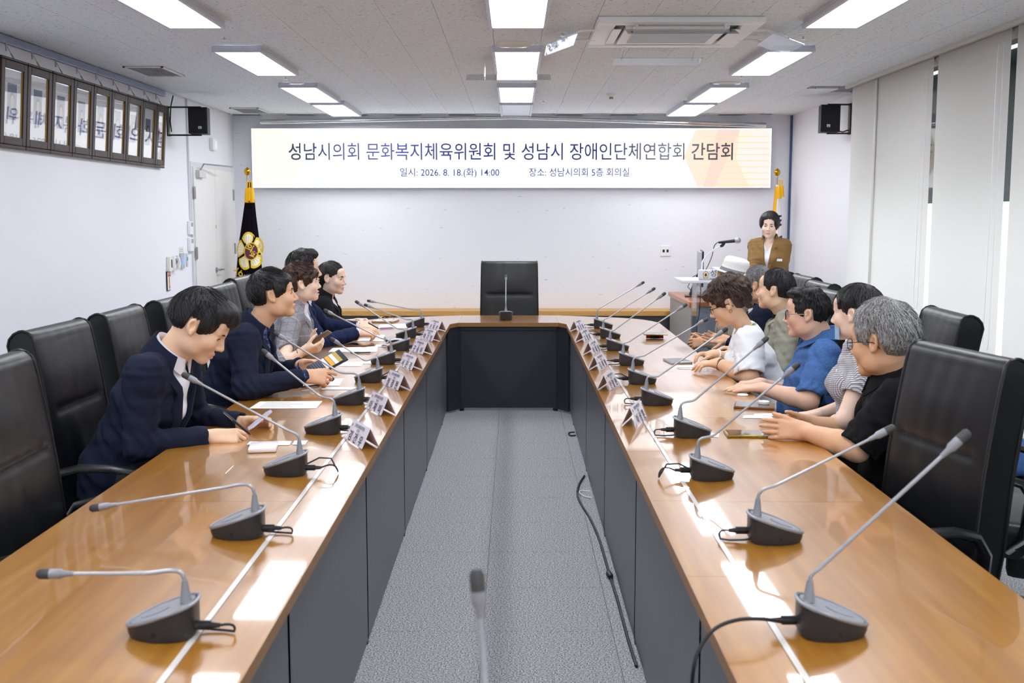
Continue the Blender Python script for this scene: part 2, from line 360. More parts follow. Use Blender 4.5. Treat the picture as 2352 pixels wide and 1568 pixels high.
# ---- banner screen
yb_ = YB-.10
pa, pb = P(577, 295, y=yb_), P(1769, 431, y=yb_)
bw, bh = pb.x-pa.x, pa.z-pb.z
ban = thing('banner_screen', 'long white electronic banner screen with Korean title above the ledge', 'screen', ((pa.x+pb.x)/2, yb_, (pa.z+pb.z)/2))
MB().bx(-bw/2, bw/2, .006, .098, -bh/2, bh/2, .003).build('cabinet', mat('screen housing', 'C9CBD3', .5), ban)
SCR = mat('screen white', 'FFFFFF', .5, emit=1.05, ecol=(.97, .985, 1))
MB().bx(-bw/2, bw/2, 0, .006, -bh/2, bh/2).build('display', SCR, ban)
def lay(poly, m, k, name='screen_graphic'):
    q = [P(x, y, y=yb_)-Vector(ban.location) for x, y in poly]
    return MB().prism([(v.x, v.z) for v in q], 0, .0006, Matrix(((1, 0, 0, 0), (0, 0, -1, -.0004-k*.0012), (0, 1, 0, 0), (0, 0, 0, 1)))).build(name, m, ban)
def scr(n, c, e=1.0): return mat(n, (0, 0, 0), .6, emit=e, ecol=c)
lay([(578, 296), (660, 296), (700, 365), (668, 429), (583, 429)], scr('screen cream', 'FDFBEF', 1.0), 0)
lay([(700, 365), (735, 296), (750, 296), (712, 366), (748, 429), (728, 429)], scr('screen pale blue', 'F3F6FD'), 0)
peach = scr('screen peach', 'FBE6D2'); pink = scr('screen pink', 'FAD9CC'); pale = scr('screen pale yellow', 'FBF1DF'); rose = scr('screen ivory', 'F9EFEA')
lay([(1598, 297), (1768, 297), (1767, 430), (1603, 430), (1570, 360)], peach, 0)
lay([(1648, 297), (1700, 297), (1672, 360), (1640, 430), (1615, 430), (1630, 380)], pink, 1)
lay([(1690, 365), (1700, 297), (1735, 297), (1728, 430), (1722, 430)], pale, 1)
lay([(1730, 300), (1767, 297), (1766, 430), (1733, 430), (1697, 365)], rose, 2)
for yy in range(312, 430, 14): lay([(1612, yy), (1767, yy), (1767, yy+2), (1612, yy+2)], scr('screen gold line', 'F9E2B8'), 3)
NAVY = mat('screen navy text', (0, 0, 0), .6, emit=1, ecol='2A3570')
nt = NAVY.node_tree; g = N(NAVY, 'ShaderNodeNewGeometry'); sx = N(NAVY, 'ShaderNodeSeparateXYZ'); mr = N(NAVY, 'ShaderNodeMapRange'); mr.inputs[1].default_value = -2.6; mr.inputs[2].default_value = 2.5; rr = N(NAVY, 'ShaderNodeValToRGB')
nt.links.new(g.outputs['Position'], sx.inputs[0]); nt.links.new(sx.outputs[0], mr.inputs[0]); nt.links.new(mr.outputs[0], rr.inputs[0]); nt.links.new(rr.outputs[0], nt.nodes['Principled BSDF'].inputs['Emission Color'])
el = rr.color_ramp.elements; el[0].color = (*lin('2E3940'), 1); el[1].color = (*lin('3A3A3A'), 1)
for pos, c in ((.1, '3E4A7A'), (.22, '5B629E'), (.4, '2F3B78'), (.7, '2A3468'), (.85, '6A6A7C'), (.92, '55555A')):
    e = el.new(pos); e.color = (*lin(c), 1)
def btxt(s, x0, x1, yc, size, m, bold=0):
    a, b2 = P(x0, yc, y=yb_), P(x1, yc, y=yb_); c = (a+b2)/2-Vector(ban.location)
    return text(s, size, frame_of((c.x, -.008, c.z), (1, 0, 0), (0, 0, 1)), m, 'lettering', ban, width=b2.x-a.x, ext=.0005, bold=bold)
btxt('성남시의회 문화복지체육위원회 및 성남시 장애인단체연합회 간담회', 663, 1683, 351, .205, NAVY, .002)
NAV2 = scr('screen violet text', '3A4288', 1)
btxt('일시: 2026. 8. 18.(화) 14:00', 919, 1147, 397, .105, NAV2, .0012)
btxt('장소: 성남시의회 5층 회의실', 1215, 1445, 397, .105, NAV2, .0012)
for px in (903, 1199):
    c = P(px, 398, y=yb_)-Vector(ban.location); pts = [(c.x+.036*math.cos(a*.2618), -.008, c.z+.036*math.sin(a*.2618)) for a in range(24)]
    MB().tube(pts, .0032, 5, closed=True).build('bullet_ring', scr('screen ring', 'B9BFDD'), ban)
# steel tube above the banner
yt = YB-.2
o = thing('curtain_pole', 'long polished steel pole above the banner screen', 'pole', P(1178, 270, y=yt))
for (a, b2, n) in [((598, 280), (1178, 270), 'tube_half'), ((1178, 270), (1759, 288), 'tube_half')]:
    q = [P(a[0], a[1], y=yt)-Vector(o.location), P(b2[0], b2[1], y=yt)-Vector(o.location)]
    MB().tube(q, [.024 if a[0] < 1000 else .018, .018 if a[0] < 1000 else .026], 14).build(n, CHROME, o, True)
for px, py in ((640, 279), (885, 274), (1470, 279), (1718, 287)):
    q = P(px, py, y=yt)-Vector(o.location); MB().tube([q, q+Vector((0, .19, .03))], .007, 6).build('bracket', BLACKP, o)
# ---- left wall: portraits on a rail
rl = thing('picture_rail', 'blue grey hanging rail above the row of portraits', 'rail', (XL, 7.9, 2.647))
MB().bx(.001, .03, 5.2-7.9, P(372, 210, x=XL).y-7.9, .0, .05, .003).build('rail_body', mat('blue grey rail', '8F97AE', .4, metal=.4), rl)
for k in range(14): 
    MB().lathe([(.005, 0), (.005, .003)], (.03, 5.3-7.9+.34*k, .03), 8, (1, 0, 0)).build('screw', STEEL, rl)
DK = mat('dark brown frame', '352320', .45, spec=.35); GLD = mat('gilt slip', 'B98F3C', .35, metal=.8); MATB = mat('mount board', 'E9EAEE', .7)
PG = pane('portrait glass', 'FFFFFF', .10)
skinp = mat('portrait skin', 'B79A8F', .7); suitp = mat('portrait suit', '7F8AA6', .7); bgp = mat('portrait backdrop', '6C7690', .7); hairp = mat('portrait hair', '39404F', .7); shirtp = mat('portrait shirt', 'DDE2EE', .7)
ord_ = ['first', 'second', 'third', 'fourth', 'fifth', 'sixth', 'seventh', 'eighth', 'last']
fy = [P(px, 250, x=XL+.06).y for px in (3, 63, 119, 168, 213, 254, 290, 325, 357)]+[P(379, 250, x=XL+.06).y]
for k in range(9):
    ya, yb2 = fy[k]+.004, fy[k+1]-.004; yc = (ya+yb2)/2; hw = (yb2-ya)/2; hh = .255
    o = thing('portrait_frame', 'dark wooden portrait frame, %s in the row %s' % (ord_[k], 'counted from the viewer' if k else 'counted from the viewer, at the photo edge'), 'picture frame', (XL+.018, yc, 2.285), 0, 'portrait frames on the wall')
    T = Matrix.Rotation(math.radians(4.5), 4, 'Y')  # top leans off the wall
    def pb_(x0, x1, y0, y1, z0, z1, bev, name, m, par=o):
        b_ = MB().bx(x0, x1, y0, y1, z0, z1, bev); b_.v = [tuple(T @ Vector(q)+Vector((.012, 0, 0))) for q in b_.v]; return b_.build(name, m, par)
    w_ = .05
    for s in (-1, 1):
        pb_(0, .030, min(s*(hw-w_), s*hw), max(s*(hw-w_), s*hw), -hh, hh, .006, 'stile', DK)
        pb_(0, .030, -hw+w_, hw-w_, min(s*(hh-w_), s*hh), max(s*(hh-w_), s*hh), .006, 'crosspiece', DK)
        pb_(.017, .0225, min(s*(hw-w_-.006), s*(hw-w_)), max(s*(hw-w_-.006), s*(hw-w_)), -hh+w_, hh-w_, 0, 'gilt_slip', GLD)
    pb_(.0, .014, -hw+w_*.8, hw-w_*.8, -hh+.03, hh-.03, 0, 'mount', MATB)
    ph = pb_(.014, .0152, -.062, .062, -.10, .12, 0, 'photograph', bgp)
    def flat(poly, xo, name, m):
        b_ = MB().prism(poly, 0, .0004, Matrix(((0, 0, 1, xo), (1, 0, 0, 0), (0, 1, 0, 0), (0, 0, 0, 1)))); b_.v = [tuple(T @ Vector(q)+Vector((.012, 0, 0))) for q in b_.v]; return b_.build(name, m, ph)
    ci = lambda cy, cz, ry, rz: [(cy+ry*math.cos(a*.3927), cz+rz*math.sin(a*.3927)) for a in range(16)]
    flat([(-.058, -.098), (.058, -.098), (.054, -.055), (.02, -.035), (-.02, -.035), (-.054, -.055)], 0.0154, 'suit_print', suitp)
    flat([(-.012, -.04), (.012, -.04), (0, -.085)], .0160, 'shirt_print', shirtp)
    flat(ci(0, .022, .033, .046), .0160, 'hair_print', hairp); flat(ci(0, .008, .026, .04), .0166, 'face_print', skinp)
    pb_(.0185, .0200, -hw+w_, hw-w_, -hh+w_, hh-w_, 0, 'glazing', PG)
    lg = pb_(-.0, .03, -hw, hw, -hh-.022, -hh-.002, .004, 'bottom_ledge', DK); pb_(.0, .03, -hw, hw, hh+.002, hh+.016, .004, 'top_ledge', DK)
    top = T @ Vector((.02, 0, hh+.015))+Vector((.012, 0, 0)); rp = Vector((.015-.018, 0, 2.66-2.285))
    MB().tube([top, rp], .0022, 5).build('hanging_wire', STEEL, o); MB().tube([rp+Vector((.012, 0, 0)), rp+Vector((.012, 0, -.06))], .006, 6).build('hook', STEEL, o); MB().tube([top, top*.7+rp*.3], .005, 6).build('wire_clip', STEEL, o)
# ---- wall loudspeakers
def speaker(px0, px1, py0, py1, y, wallx, sgn, lab):
    a, b2 = P(px0, py0, y=y), P(px1, py1, y=y); c = (a+b2)/2; w_, h_ = b2.x-a.x, a.z-b2.z
    o = thing('wall_loudspeaker', lab, 'loudspeaker', (c.x, y, c.z), 0, 'wall loudspeakers')
    MB().prism([(-w_/2, 0), (w_/2, 0), (w_/2*.75, .17), (-w_/2*.75, .17)], -h_/2, h_/2).build('cabinet', mat('black speaker cabinet', '0E0E10', .55, bump=(300, .2)), o)
    MB().bx(-w_/2*.93, w_/2*.93, -.006, 0, -h_/2*.94, h_/2*.94, .002).build('grille', mat('black speaker grille', '121214', .6, bump=(500, .6)), o)
    bd = MB().bx(-.0155+.02*-sgn, .0155+.02*-sgn, -.008, -.006, -h_*.32, -h_*.22); bdo = bd.build('badge', mat('badge silver', 'D8D8D8', .4), o)
    text('JBL', .016, frame_of((.02*-sgn, -.0085, -h_*.29), (1, 0, 0), (0, 0, 1)), BLACKP, 'badge_lettering', bdo)
    wx = wallx-c.x; b_ = MB()
    for s in (-1, 1): MB().tube([(0, .08, s*h_*.53), (wx*.97, .08, s*h_*.53)], .008, 6).build('bracket_arm', BLACKP, o); MB().tube([(0, .08, s*h_*.49), (0, .08, s*h_*.56)], .012, 8).build('bolt', BLACKP, o)
    MB().bx(wx-.012 if wx > 0 else wx, wx if wx > 0 else wx+.012, .05, .11, -h_*.57, h_*.57).build('wall_bar', BLACKP, o)
    MB().tube([(wx*.9, .09, -h_*.4), (wx*.94, .1, 0), (wx*.9, .1, h_*.6), (wx*.82, .1, h_*.98)] if sgn < 0 else [(w_*.35, .12, -h_*.38), (wx*.7, .1, -h_*.47), (wx*.95, .1, -h_*.4)], .006, 6).build('cable', RUBBER, o)
speaker(431, 477, 246, 307, 10.0, XL, -1, 'black wall loudspeaker beside the portraits, above the door')
speaker(1887, 1929, 240, 303, 10.2, XR, 1, 'black wall loudspeaker beside the window blinds')
# ---- double door in the left wall
DW = mat('door paint', 'E7E6E2', .45); FRM = mat('door frame paint', 'D9DADC', .5)
yd0, yd1, ym = P(439, 450, x=XL).y, P(529, 450, x=XL).y, P(487, 450, x=XL).y; zd = P(439, 383, x=XL).z
dr = struct(MB().bx(XL+.001, XL+.02, yd0-.05, yd1+.05, 0, zd+.05).build('door_1', FRM), 'white steel double door in the left wall')
for n, (a, b2) in (('near', (yd0, ym-.004)), ('far', (ym+.004, yd1))):
    lf = MB().bx(XL+.02, XL+.034, a, b2, .01, zd, .002).build('door_leaf', DW, dr)
    for z in (.35, 1.22, zd-.25):
        yy = a if n == 'near' else b2
        MB().bx(XL+.034, XL+.044, yy-.02, yy+.02, z-.06, z+.06, .003).build('hinge', STEEL, lf)
    if n == 'near':
        zz = P(500, 617, x=XL).z
        MB().lathe([(.026, 0), (.026, .012), (.012, .016), (.012, .05)], (XL+.034, ym-.06, zz), 16, (1, 0, 0)).build('rosette', STEEL, lf, True)
        MB().tube([(XL+.08, ym-.06, zz), (XL+.082, ym-.02, zz), (XL+.082, ym+.08, zz-.004)], .009, 8).build('lever_handle', STEEL, lf)
        MB().bx(XL+.034, XL+.075, yd0+.06, yd0+.28, zd-.10, zd-.03, .004).build('door_closer', mat('closer silver', 'C4C6CA', .35, metal=.5), lf)
        MB().tube([(XL+.07, yd0+.10, zd-.03), (XL+.10, yd0+.12, zd+.03), (XL+.22, yd0+.75, zd+.03)], .008, 6).build('closer_arm', STEEL, lf)
        MB().bx(XL+.034, XL+.036, ym-.015, ym-.003, P(487, 520, x=XL).z-.018, P(487, 520, x=XL).z+.018).build('red_sticker', mat('red sticker', 'C2273A', .5), lf)
# conduit and wall devices
pc = P(432, 400, x=XL)
tag(MB().bx(XL+.001, XL+.018, pc.y-.012, pc.y+.012, P(432, 505, x=XL).z, ZC-.002).build('cable_duct', mat('duct white', 'DCDDE2', .5)), 'thin white vertical cable duct beside the door', 'duct')
def device(name, lab, cat, x0, x1, y0, y1, dep, m, parts=()):
    a, b2 = P(x0, y0, x=XL), P(x1, y1, x=XL); h = a.z-b2.z; c = (a+b2)/2; wd = max(abs(b2.y-a.y)*.62, .04)
    o = thing(name, lab, cat, (XL, c.y, c.z)); hh = h/2
    MB().bx(.001, dep, -wd/2, wd/2, -hh, hh, .004).build('casing', m, o)
    for (n, u0, u1, v0, v1, mm) in parts: MB().bx(dep, dep+.002, -wd/2+u0*wd, -wd/2+u1*wd, -hh+v0*h, -hh+v1*h).build(n, mm, o)
    return o
LCD = mat('grey display', '9DA1AC', .3); 
device('thermostat', 'upper white room controller with grey display left of door', 'controller', 427, 440, 508, 538, .03, PLASW, [('display', .3, .9, .6, .9, LCD)])
device('thermostat', 'lower white room controller with grey display left of door', 'controller', 428, 441, 546, 576, .03, PLASW, [('display', .3, .9, .6, .9, LCD)])
device('wall_intercom', 'cream wall intercom above the fire extinguisher sign', 'intercom', 379, 391, 590, 622, .035, mat('cream casing', 'E8E6DC', .45), [('slot', .45, .8, .25, .8, BLACKP)])
ho = device('wall_handset', 'white telephone handset unit between intercom and card reader', 'handset', 391, 401, 588, 620, .03, PLASW, [('keypad', .5, .85, .4, .8, LCD)])
MB().tube([(.05, .02, .05), (.06, .03, 0), (.05, .02, -.055)], [.016, .011, .016], 10).build('receiver', PLASW, ho, True)
device('card_reader', 'narrow steel key switch plate with black knob on wall', 'switch', 402, 407, 587, 615, .008, STEEL, [('knob', .2, .8, .4, .6, BLACKP)])
device('control_panel', 'grey wall control panel with lit blue display', 'control panel', 409, 423, 582, 615, .02, mat('panel grey', 'B4B8C0', .4), [('blue_display', .35, .75, .25, .75, mat('blue lcd', '7EA6F0', .3, emit=.4))])
device('notice_label', 'small cream printed notice above the grey control panel', 'notice', 409, 422, 568, 581, .003, mat('notice paper', 'E6E3D8', .6), [('print_line', .1, .9, .6, .66, GREYINK), ('print_line', .1, .9, .3, .36, GREYINK)])
device('exit_button', 'slim steel exit button plate with green light at door', 'switch', 425, 432, 582, 612, .008, mat('plate grey', 'C9CBD2', .4), [('green_light', .3, .9, .45, .72, mat('green light', '0E8F7A', .3, emit=.3))])
so = device('fire_extinguisher_sign', 'red and cream arrow sign for the fire extinguisher', 'sign', 378, 392, 624, 666, .012, mat('sign black edge', '20242C', .5), [('sign_face', .1, .95, .04, .96, mat('sign cream', 'F1F2DA', .5)), ])
REDP = mat('sign red', 'C05A58', .5); h_ = .16
zt_ = P(385, 645, x=XL); 
b_ = MB().bx(.0145, .0155, -.03, .045, .04, .095); b_.build('red_header', REDP, so)
b_ = MB().prism([(-.008, .035), (.012, .035), (.012, -.05), (.022, -.05), (.002, -.085), (-.018, -.05), (-.008, -.05)], .0145, .0155, Matrix(((0, 0, 1, 0), (1, 0, 0, .005), (0, 1, 0, 0), (0, 0, 0, 1)))); b_.build('arrow', REDP, so)
text('소화기', .03, frame_of((.0158, .008, .068), (0, 1, 0), (0, 0, 1)), mat('sign cream', 'F1F2DA'), 'lettering', so)
es = device('exit_sign', 'small white box with green glow high on the wall above door', 'exit sign', 477, 494, 316, 347, .04, PLASW, [('lens', .4, .9, .2, .8, mat('pale green lens', 'DDEFE6', .3, emit=.25))])
# socket plate on the back wall
p = P(1528.5, 576, y=YB)
o = thing('socket_plate', 'white wall plate with two black sockets on the back wall', 'socket', (p.x, YB, p.z))
MB().bx(-.058, .058, -.012, -.001, -.058, .058, .003).build('plate', PLASW, o)
for s in (-1, 1): MB().bx(s*.022-.012, s*.022+.012, -.014, -.012, -.016, .016).build('socket', BLACKP, o)
# ================================================================== TABLE
TZ = .73
wood = mat('honey walnut table top', 'B07A3C', .035, coat=1.0, coatr=.285, spec=.95)
wood.node_tree.nodes['Principled BSDF'].inputs['Coat IOR'].default_value = 1.5
def wood_nodes(m, c1, c2, c3):
    nt = m.node_tree; b = nt.nodes['Principled BSDF']
    g = N(m, 'ShaderNodeNewGeometry'); mp = N(m, 'ShaderNodeMapping'); mp.inputs['Scale'].default_value = (15, 1.0, 15); nt.links.new(g.outputs['Position'], mp.inputs[0])
    n = N(m, 'ShaderNodeTexNoise'); n.inputs['Scale'].default_value = 2.2; n.inputs['Detail'].default_value = 2; n.inputs['Roughness'].default_value = .45; n.inputs['Distortion'].default_value = 0
    nt.links.new(mp.outputs[0], n.inputs[0])
    r = N(m, 'ShaderNodeValToRGB'); e = r.color_ramp.elements; e[0].position = .28; e[0].color = (*lin(c1), 1); e[1].position = .75; e[1].color = (*lin(c3), 1); k = e.new(.52); k.color = (*lin(c2), 1)
    nt.links.new(n.outputs[0], r.inputs[0]); nt.links.new(r.outputs[0], b.inputs['Base Color'])
wood_nodes(wood, '9A6416', 'A6701E', 'B27E2A')
edgew = mat('brown edge banding', '8A6237', .4)
skirt = mat('charcoal table skirt', '5A5C61', .38, noise=(3, .06), stretch=(8, 8, .5))
rail = mat('pale seam rail', 'D9D3CA', .25, coat=.6)
xil, xir = P(552, 1568, z=TZ).x, P(1692, 1568, z=TZ).x
xsl, xsr = P(368, 1568, z=TZ).x, P(1858, 1568, z=TZ).x
xol, xor = P(0, 1290, z=TZ).x, P(2352, 1375, z=TZ).x
yin, yfar = P(1170, 741, z=TZ).y, P(1170, 724, z=TZ).y
xcl, xcr = P(1053, 741, z=TZ).x, P(1283, 741, z=TZ).x
tb = thing('conference_table', 'U shaped glossy wooden conference table with charcoal skirt', 'table', (0, 0, 0))
TH = .032
def top(poly, name='top_panel', m=wood):
    cx = sum(p[0] for p in poly)/len(poly); cy = sum(p[1] for p in poly)/len(poly)
    poly = [(x+(.0007 if x < cx else -.0007), y+(.0007 if y < cy else -.0007)) for x, y in poly]
    b_ = MB(); k = len(poly)
    b_.prism(poly, TZ-TH, TZ); b_.m = [1]*len(b_.f); b_.m[0] = 0; b_.m[1] = 0
    return b_.build(name, [m, edgew], tb)
ys = [.85, 1.84, 3.24, 4.62, 6.0, 7.4]
rw = .016
for sgn, xi, xs, xo in ((-1, xil, xsl, xol), (1, xir, xsr, xor)):
    for a, b2 in zip(ys[:-1], ys[1:]): top([(xs+sgn*rw/2, a), (xo, a), (xo, b2), (xs+sgn*rw/2, b2)])
    # far corner piece with its rounded outer corner
    if sgn > 0: arc = [P(x, y, z=TZ) for x, y in ((1514, 741), (1497, 737), (1478, 734), (1455, 731.6), (1430, 729.8), (1395, 728.2), (1357, 727))]
    else: arc = [Vector((-q.x+xol+xor, q.y, q.z)) for q in [P(x, y, z=TZ) for x, y in ((1514, 741), (1497, 737), (1478, 734), (1455, 731.6), (1430, 729.8), (1395, 728.2), (1357, 727))]]
    xc = xcl if sgn < 0 else xcr
    yc0 = yin-.12
    top([(xs+sgn*rw/2, 7.4), (xo, 7.4)]+[(q.x, q.y) for q in arc]+[(xc-.0, yfar), (xc, yin+.0), (xs+sgn*rw/2, yin)])
    top([(xi, 7.4), (xs-sgn*rw/2, 7.4), (xs-sgn*rw/2, yin), (xc, yin), (xi, yc0)], 'edge_strip')
    y = 1.15
    yy = [.85]
    while y < 7.3: yy.append(y); y += .7
    yy.append(7.4)
    for a, b2 in zip(yy[:-1], yy[1:]): top([(xi, a), (xs-sgn*rw/2, a), (xs-sgn*rw/2, b2), (xi, b2)], 'edge_strip')
    MB().bx(xs-rw/2+.001, xs+rw/2-.001, .85, yin-.002, TZ-TH, TZ+.0012).build('seam_rail', rail, tb)
    # skirt towards the aisle
    xk = xi+sgn*.035
    for a, b2 in zip([.85, 1.84, 3.24, 4.62, 6.0, 7.4], [1.84, 3.24, 4.62, 6.0, 7.4, yc0+.02]):
        MB().bx(xk, xk+sgn*.02, a+.0002, b2-.0002, .02, TZ-TH).build('skirt_panel', skirt, tb)
    q0, q1 = Vector((xk, yc0+.025, 0)), Vector((xc+.0, yin+.045, 0))
    d = (q1-q0).normalized(); nrm = Vector((-d.y, d.x, 0))*.02*(-sgn)
    MB().prism([(q0.x, q0.y), (q1.x, q1.y), (q1.x-nrm.x, q1.y-nrm.y), (q0.x-nrm.x, q0.y-nrm.y)], .02, TZ-TH).build('corner_skirt', mat('dark slate panel', '292C33', .45), tb)
    for yv in (1.0, 2.54, 3.93, 5.31, 6.7, 8.2):
        MB().bx(min(xk, xo-sgn*.14), max(xk, xo-sgn*.14), yv-.0125, yv+.0125, 0, TZ-TH).build('support_panel', skirt, tb)
top([(xcl, yin), (xcr, yin), (xcr, yfar), (xcl, yfar)])
MB().bx(xcl+.002, xcr-.002, yin+.05, yin+.07, .025, TZ-TH-.03).build('front_panel', mat('dark slate panel', '292C33', .45), tb)
MB().bx(xcl+.002, xcr-.002, yin+.03, yin+.07, TZ-TH-.03, TZ-TH).build('top_rail', mat('dark slate panel', '292C33', .45), tb)
for x in (xcl+.02, xcr-.02): MB().lathe([(.02, 0), (.022, .02), (.012, .025)], (x, yin+.06, 0), 12).build('foot', BLACKP, tb)
top([(xil, .85), (xir, .85), (xir, 1.45), (xil, 1.45)])
MB().bx(xil+.02, xir-.02, 1.39, 1.41, .02, TZ-TH).build('front_panel', skirt, tb)
# ================================================================== CHAIRS
LEA = mat('black leather', '0E0F12', .38, spec=.5, bump=(260, .12, .001))
SEAM = mat('black piping', '0C0C0E', .4)
ARM = mat('black armrest', '141416', .33)
def chair_proto():
    root = thing('executive_chair', 'x', 'chair', group='black leather executive chairs')
    # back: swept rounded rectangle
    path = [(-.205, .40), (-.225, .50), (-.243, .60), (-.252, .70), (-.262, .80), (-.276, .90), (-.292, 1.0), (-.306, 1.08), (-.316, 1.125)]
    nf = 25; rings = []
    def ring(yc, zc, ny, nz, w_, t, v):
        pts = []
        for i in range(nf):   # front, from right to left
            u = -1+2*i/(nf-1); x = u*w_
            d = .5*(1-abs(u)**8)*.012
            if v < .62:
                d += .0026*(math.sin(u*7+4*u*v)+.6*math.sin(u*13-5*v+1))*math.exp(-((v-.42)/.22)**2)*(1-u*u)+.006*math.exp(-((v-.18)/.2)**2)*(1-u*u)
            else:
                d += .010*(1-u*u)*math.exp(-((v-.8)/.13)**2)+.0012*math.sin(u*17+6*v)*(1-u*u)
            d -= .010*math.exp(-((v-.64)/.018)**2)*(abs(u) < .8)
            pts.append((x, yc+ny*(t+d), zc+nz*(t+d)))
        for i in range(9):
            u = 1-2*i/8; x = u*w_*1.0; d = .012*(1-u**4)
            pts.append((x, yc-ny*(t+d), zc-nz*(t+d)))
        return pts
    nv = 45; b_ = MB(); zs = np.array([p[1] for p in path]); yv = np.array([p[0] for p in path])
    for j in range(nv):
        v = j/(nv-1); z = .40+(1.125-.40)*v; y = float(np.interp(z, zs, yv)); dy = float(np.interp(z+.01, zs, yv)-np.interp(z-.01, zs, yv))/.02 if .41 < z < 1.115 else -.13
        l = math.hypot(1, dy); rings.append(ring(y, z, 1/l, -dy/l, .268-.012*v, .050, v))
    # rolled top
    y, z = path[-1]
    for a in (14, 28, 42, 56, 70, 82):
        ar = math.radians(a); c, s = math.cos(ar), math.sin(ar)
        rings.append([(p[0]*(1-.012*s), y+(p[1]-y)*c, z+(p[2]-z)*c+.048*s) for p in ring(y, z, .99, .12, .256, .050, 1)])
    k = len(rings[0])
    vs = [p for r in rings for p in r]; fs = []
    for j in range(len(rings)-1):
        for i in range(k): fs.append((j*k+i, j*k+(i+1) % k, (j+1)*k+(i+1) % k, (j+1)*k+i))
    fs += [tuple(range(k))[::-1], tuple(range((len(rings)-1)*k, len(rings)*k))]
    b_.add(vs, fs); bk = b_.build('backrest', LEA, root, True, 50)
    for s in (-1, 1):
        idx = nf-1 if s > 0 else 0; idb = nf if s > 0 else k-1
        front = [rings[j][idx] for j in range(2, len(rings), 2)]; rear = [rings[j][idb] for j in range(2, len(rings), 2)]
        MB().tube(front+rear[::-1], .0055, 6).build('piping', SEAM, bk, True)
    jj = int(.64*(nv-1)); MB().tube([(p[0], p[1]+.003, p[2]) for p in rings[jj][2:nf-2]], .002, 5).build('stitch_line', SEAM, bk)
    MB().box((0, .03, .445), (.52, .50, .105), .045, seg=4).build('seat', LEA, root, True, 60)
    MB().box((0, .02, .375), (.44, .42, .04), .012).build('seat_pan', BLACKP, root, True)
    MB().box((0, -.20, .36), (.30, .16, .20), .03).build('back_shell', BLACKP, root, True)
    for s in (-1, 1):
        b_ = MB(); pr = []
        for q in [(-.20, .54), (-.205, .60), (-.17, .655), (-.10, .672), (.02, .672), (.10, .66), (.14, .63)]: pr.append(q)
        rr = []
        for i, (yy, zz) in enumerate(pr):
            a = pr[max(i-1, 0)]; c = pr[min(i+1, len(pr)-1)]; tx, tz = c[0]-a[0], c[1]-a[1]; l = math.hypot(tx, tz); nx, nz = -tz/l, tx/l
            rr.append([(s*.30+.027*math.cos(t*math.pi/5), yy+nx*.016*math.sin(t*math.pi/5), zz+nz*.016*math.sin(t*math.pi/5)) for t in range(10)])
        vs = [p for r in rr for p in r]; fs = [(j*10+i, j*10+(i+1) % 10, (j+1)*10+(i+1) % 10, (j+1)*10+i) for j in range(len(rr)-1) for i in range(10)]
        fs += [tuple(range(10))[::-1], tuple(range((len(rr)-1)*10, len(rr)*10))]
        ar = b_.add(vs, fs).build('armrest', ARM, root, True)
        MB().tube([(s*.295, .12, .632), (s*.285, .11, .52), (s*.24, .06, .40)], [.012, .014, .016], 10).build('arm_post', CHROME, ar, True)
        MB().tube([(s*.297, -.20, .56), (s*.285, -.19, .46), (s*.235, -.13, .39)], [.013, .015, .016], 10).build('rear_post', CHROME, ar, True)
    MB().lathe([(.045, .06), (.03, .10), (.026, .25), (.04, .36)], n=16).build('gas_column', BLACKP, root, True)
    for q in range(5):
        a = q*2*math.pi/5+.3; d = Vector((math.cos(a), math.sin(a), 0))
        lg = MB().tube([d*.03+Vector((0, 0, .11)), d*.2+Vector((0, 0, .095)), d*.31+Vector((0, 0, .075))], [.028, .023, .017], 8).build('base_leg', ARM, root, True)
        t = Vector((-d.y, d.x, 0))
        MB().lathe([(.03, -.02), (.03, .02)], d*.31+Vector((0, 0, .03)), 14, t).build('caster', BLACKP, lg, True)
    return root
CH = chair_proto(); _cu = []
def chair(bx, by, face, lab):
    """bx,by = where the top of the backrest stands; face = direction the sitter looks (radians)"""
    o = CH if not _cu else copy_tree(CH); _cu.append(o)
    rz = face-math.pi/2; off = Matrix.Rotation(rz, 3, 'Z') @ Vector((0, -.27, 0))
    o.location = (bx-off.x, by-off.y, 0); o.rotation_euler = (0, 0, rz); o['label'] = lab
    return o
chair(-1.52, 3.16, .02, 'empty black leather chair nearest the viewer at the left edge')
chair(-1.76, 4.22, -.02, 'black leather chair behind the young man looking at cards')
chair(-1.76, 4.92, .03, 'black leather chair, third from the viewer on the left')
chair(-1.74, 5.62, 0, 'black leather chair seen just left of the young man\'s head')
chair(-1.77, 6.68, .0, 'black leather chair between the young man\'s and blazer man\'s heads')
chair(-1.85, 7.5, .0, 'black leather chair behind the man in navy suit with pen')
chair(-1.85, 8.25, .0, 'black leather chair behind the woman in black suit')
chair(P(1170, 660, y=9.95).x, 9.98, -math.pi/2, 'empty black leather chair at the head of the table')
chair(1.40, 3.44, math.pi+.20, 'empty black leather chair at right, in front of the black shirted man')
chair(1.86, 2.68, math.pi+.05, 'black leather chair cut off by the right photo edge')
chair(2.02, 3.97, math.radians(152), 'black leather chair behind the grey haired man in black shirt')
chair(1.90, 4.84, math.pi-.05, 'black leather chair behind the woman in gingham dress')
chair(1.84, 5.53, math.pi, 'black leather chair behind the man in blue shirt')
chair(1.76, 6.22, math.pi, 'black leather chair behind the woman in white t-shirt')
chair(1.92, 6.92, math.pi, 'black leather chair behind the man in khaki jacket')
chair(2.0, 7.62, math.pi, 'black leather chair behind the grey haired man in navy suit')
chair(2.0, 8.31, math.pi, 'black leather chair behind the man in white hat')
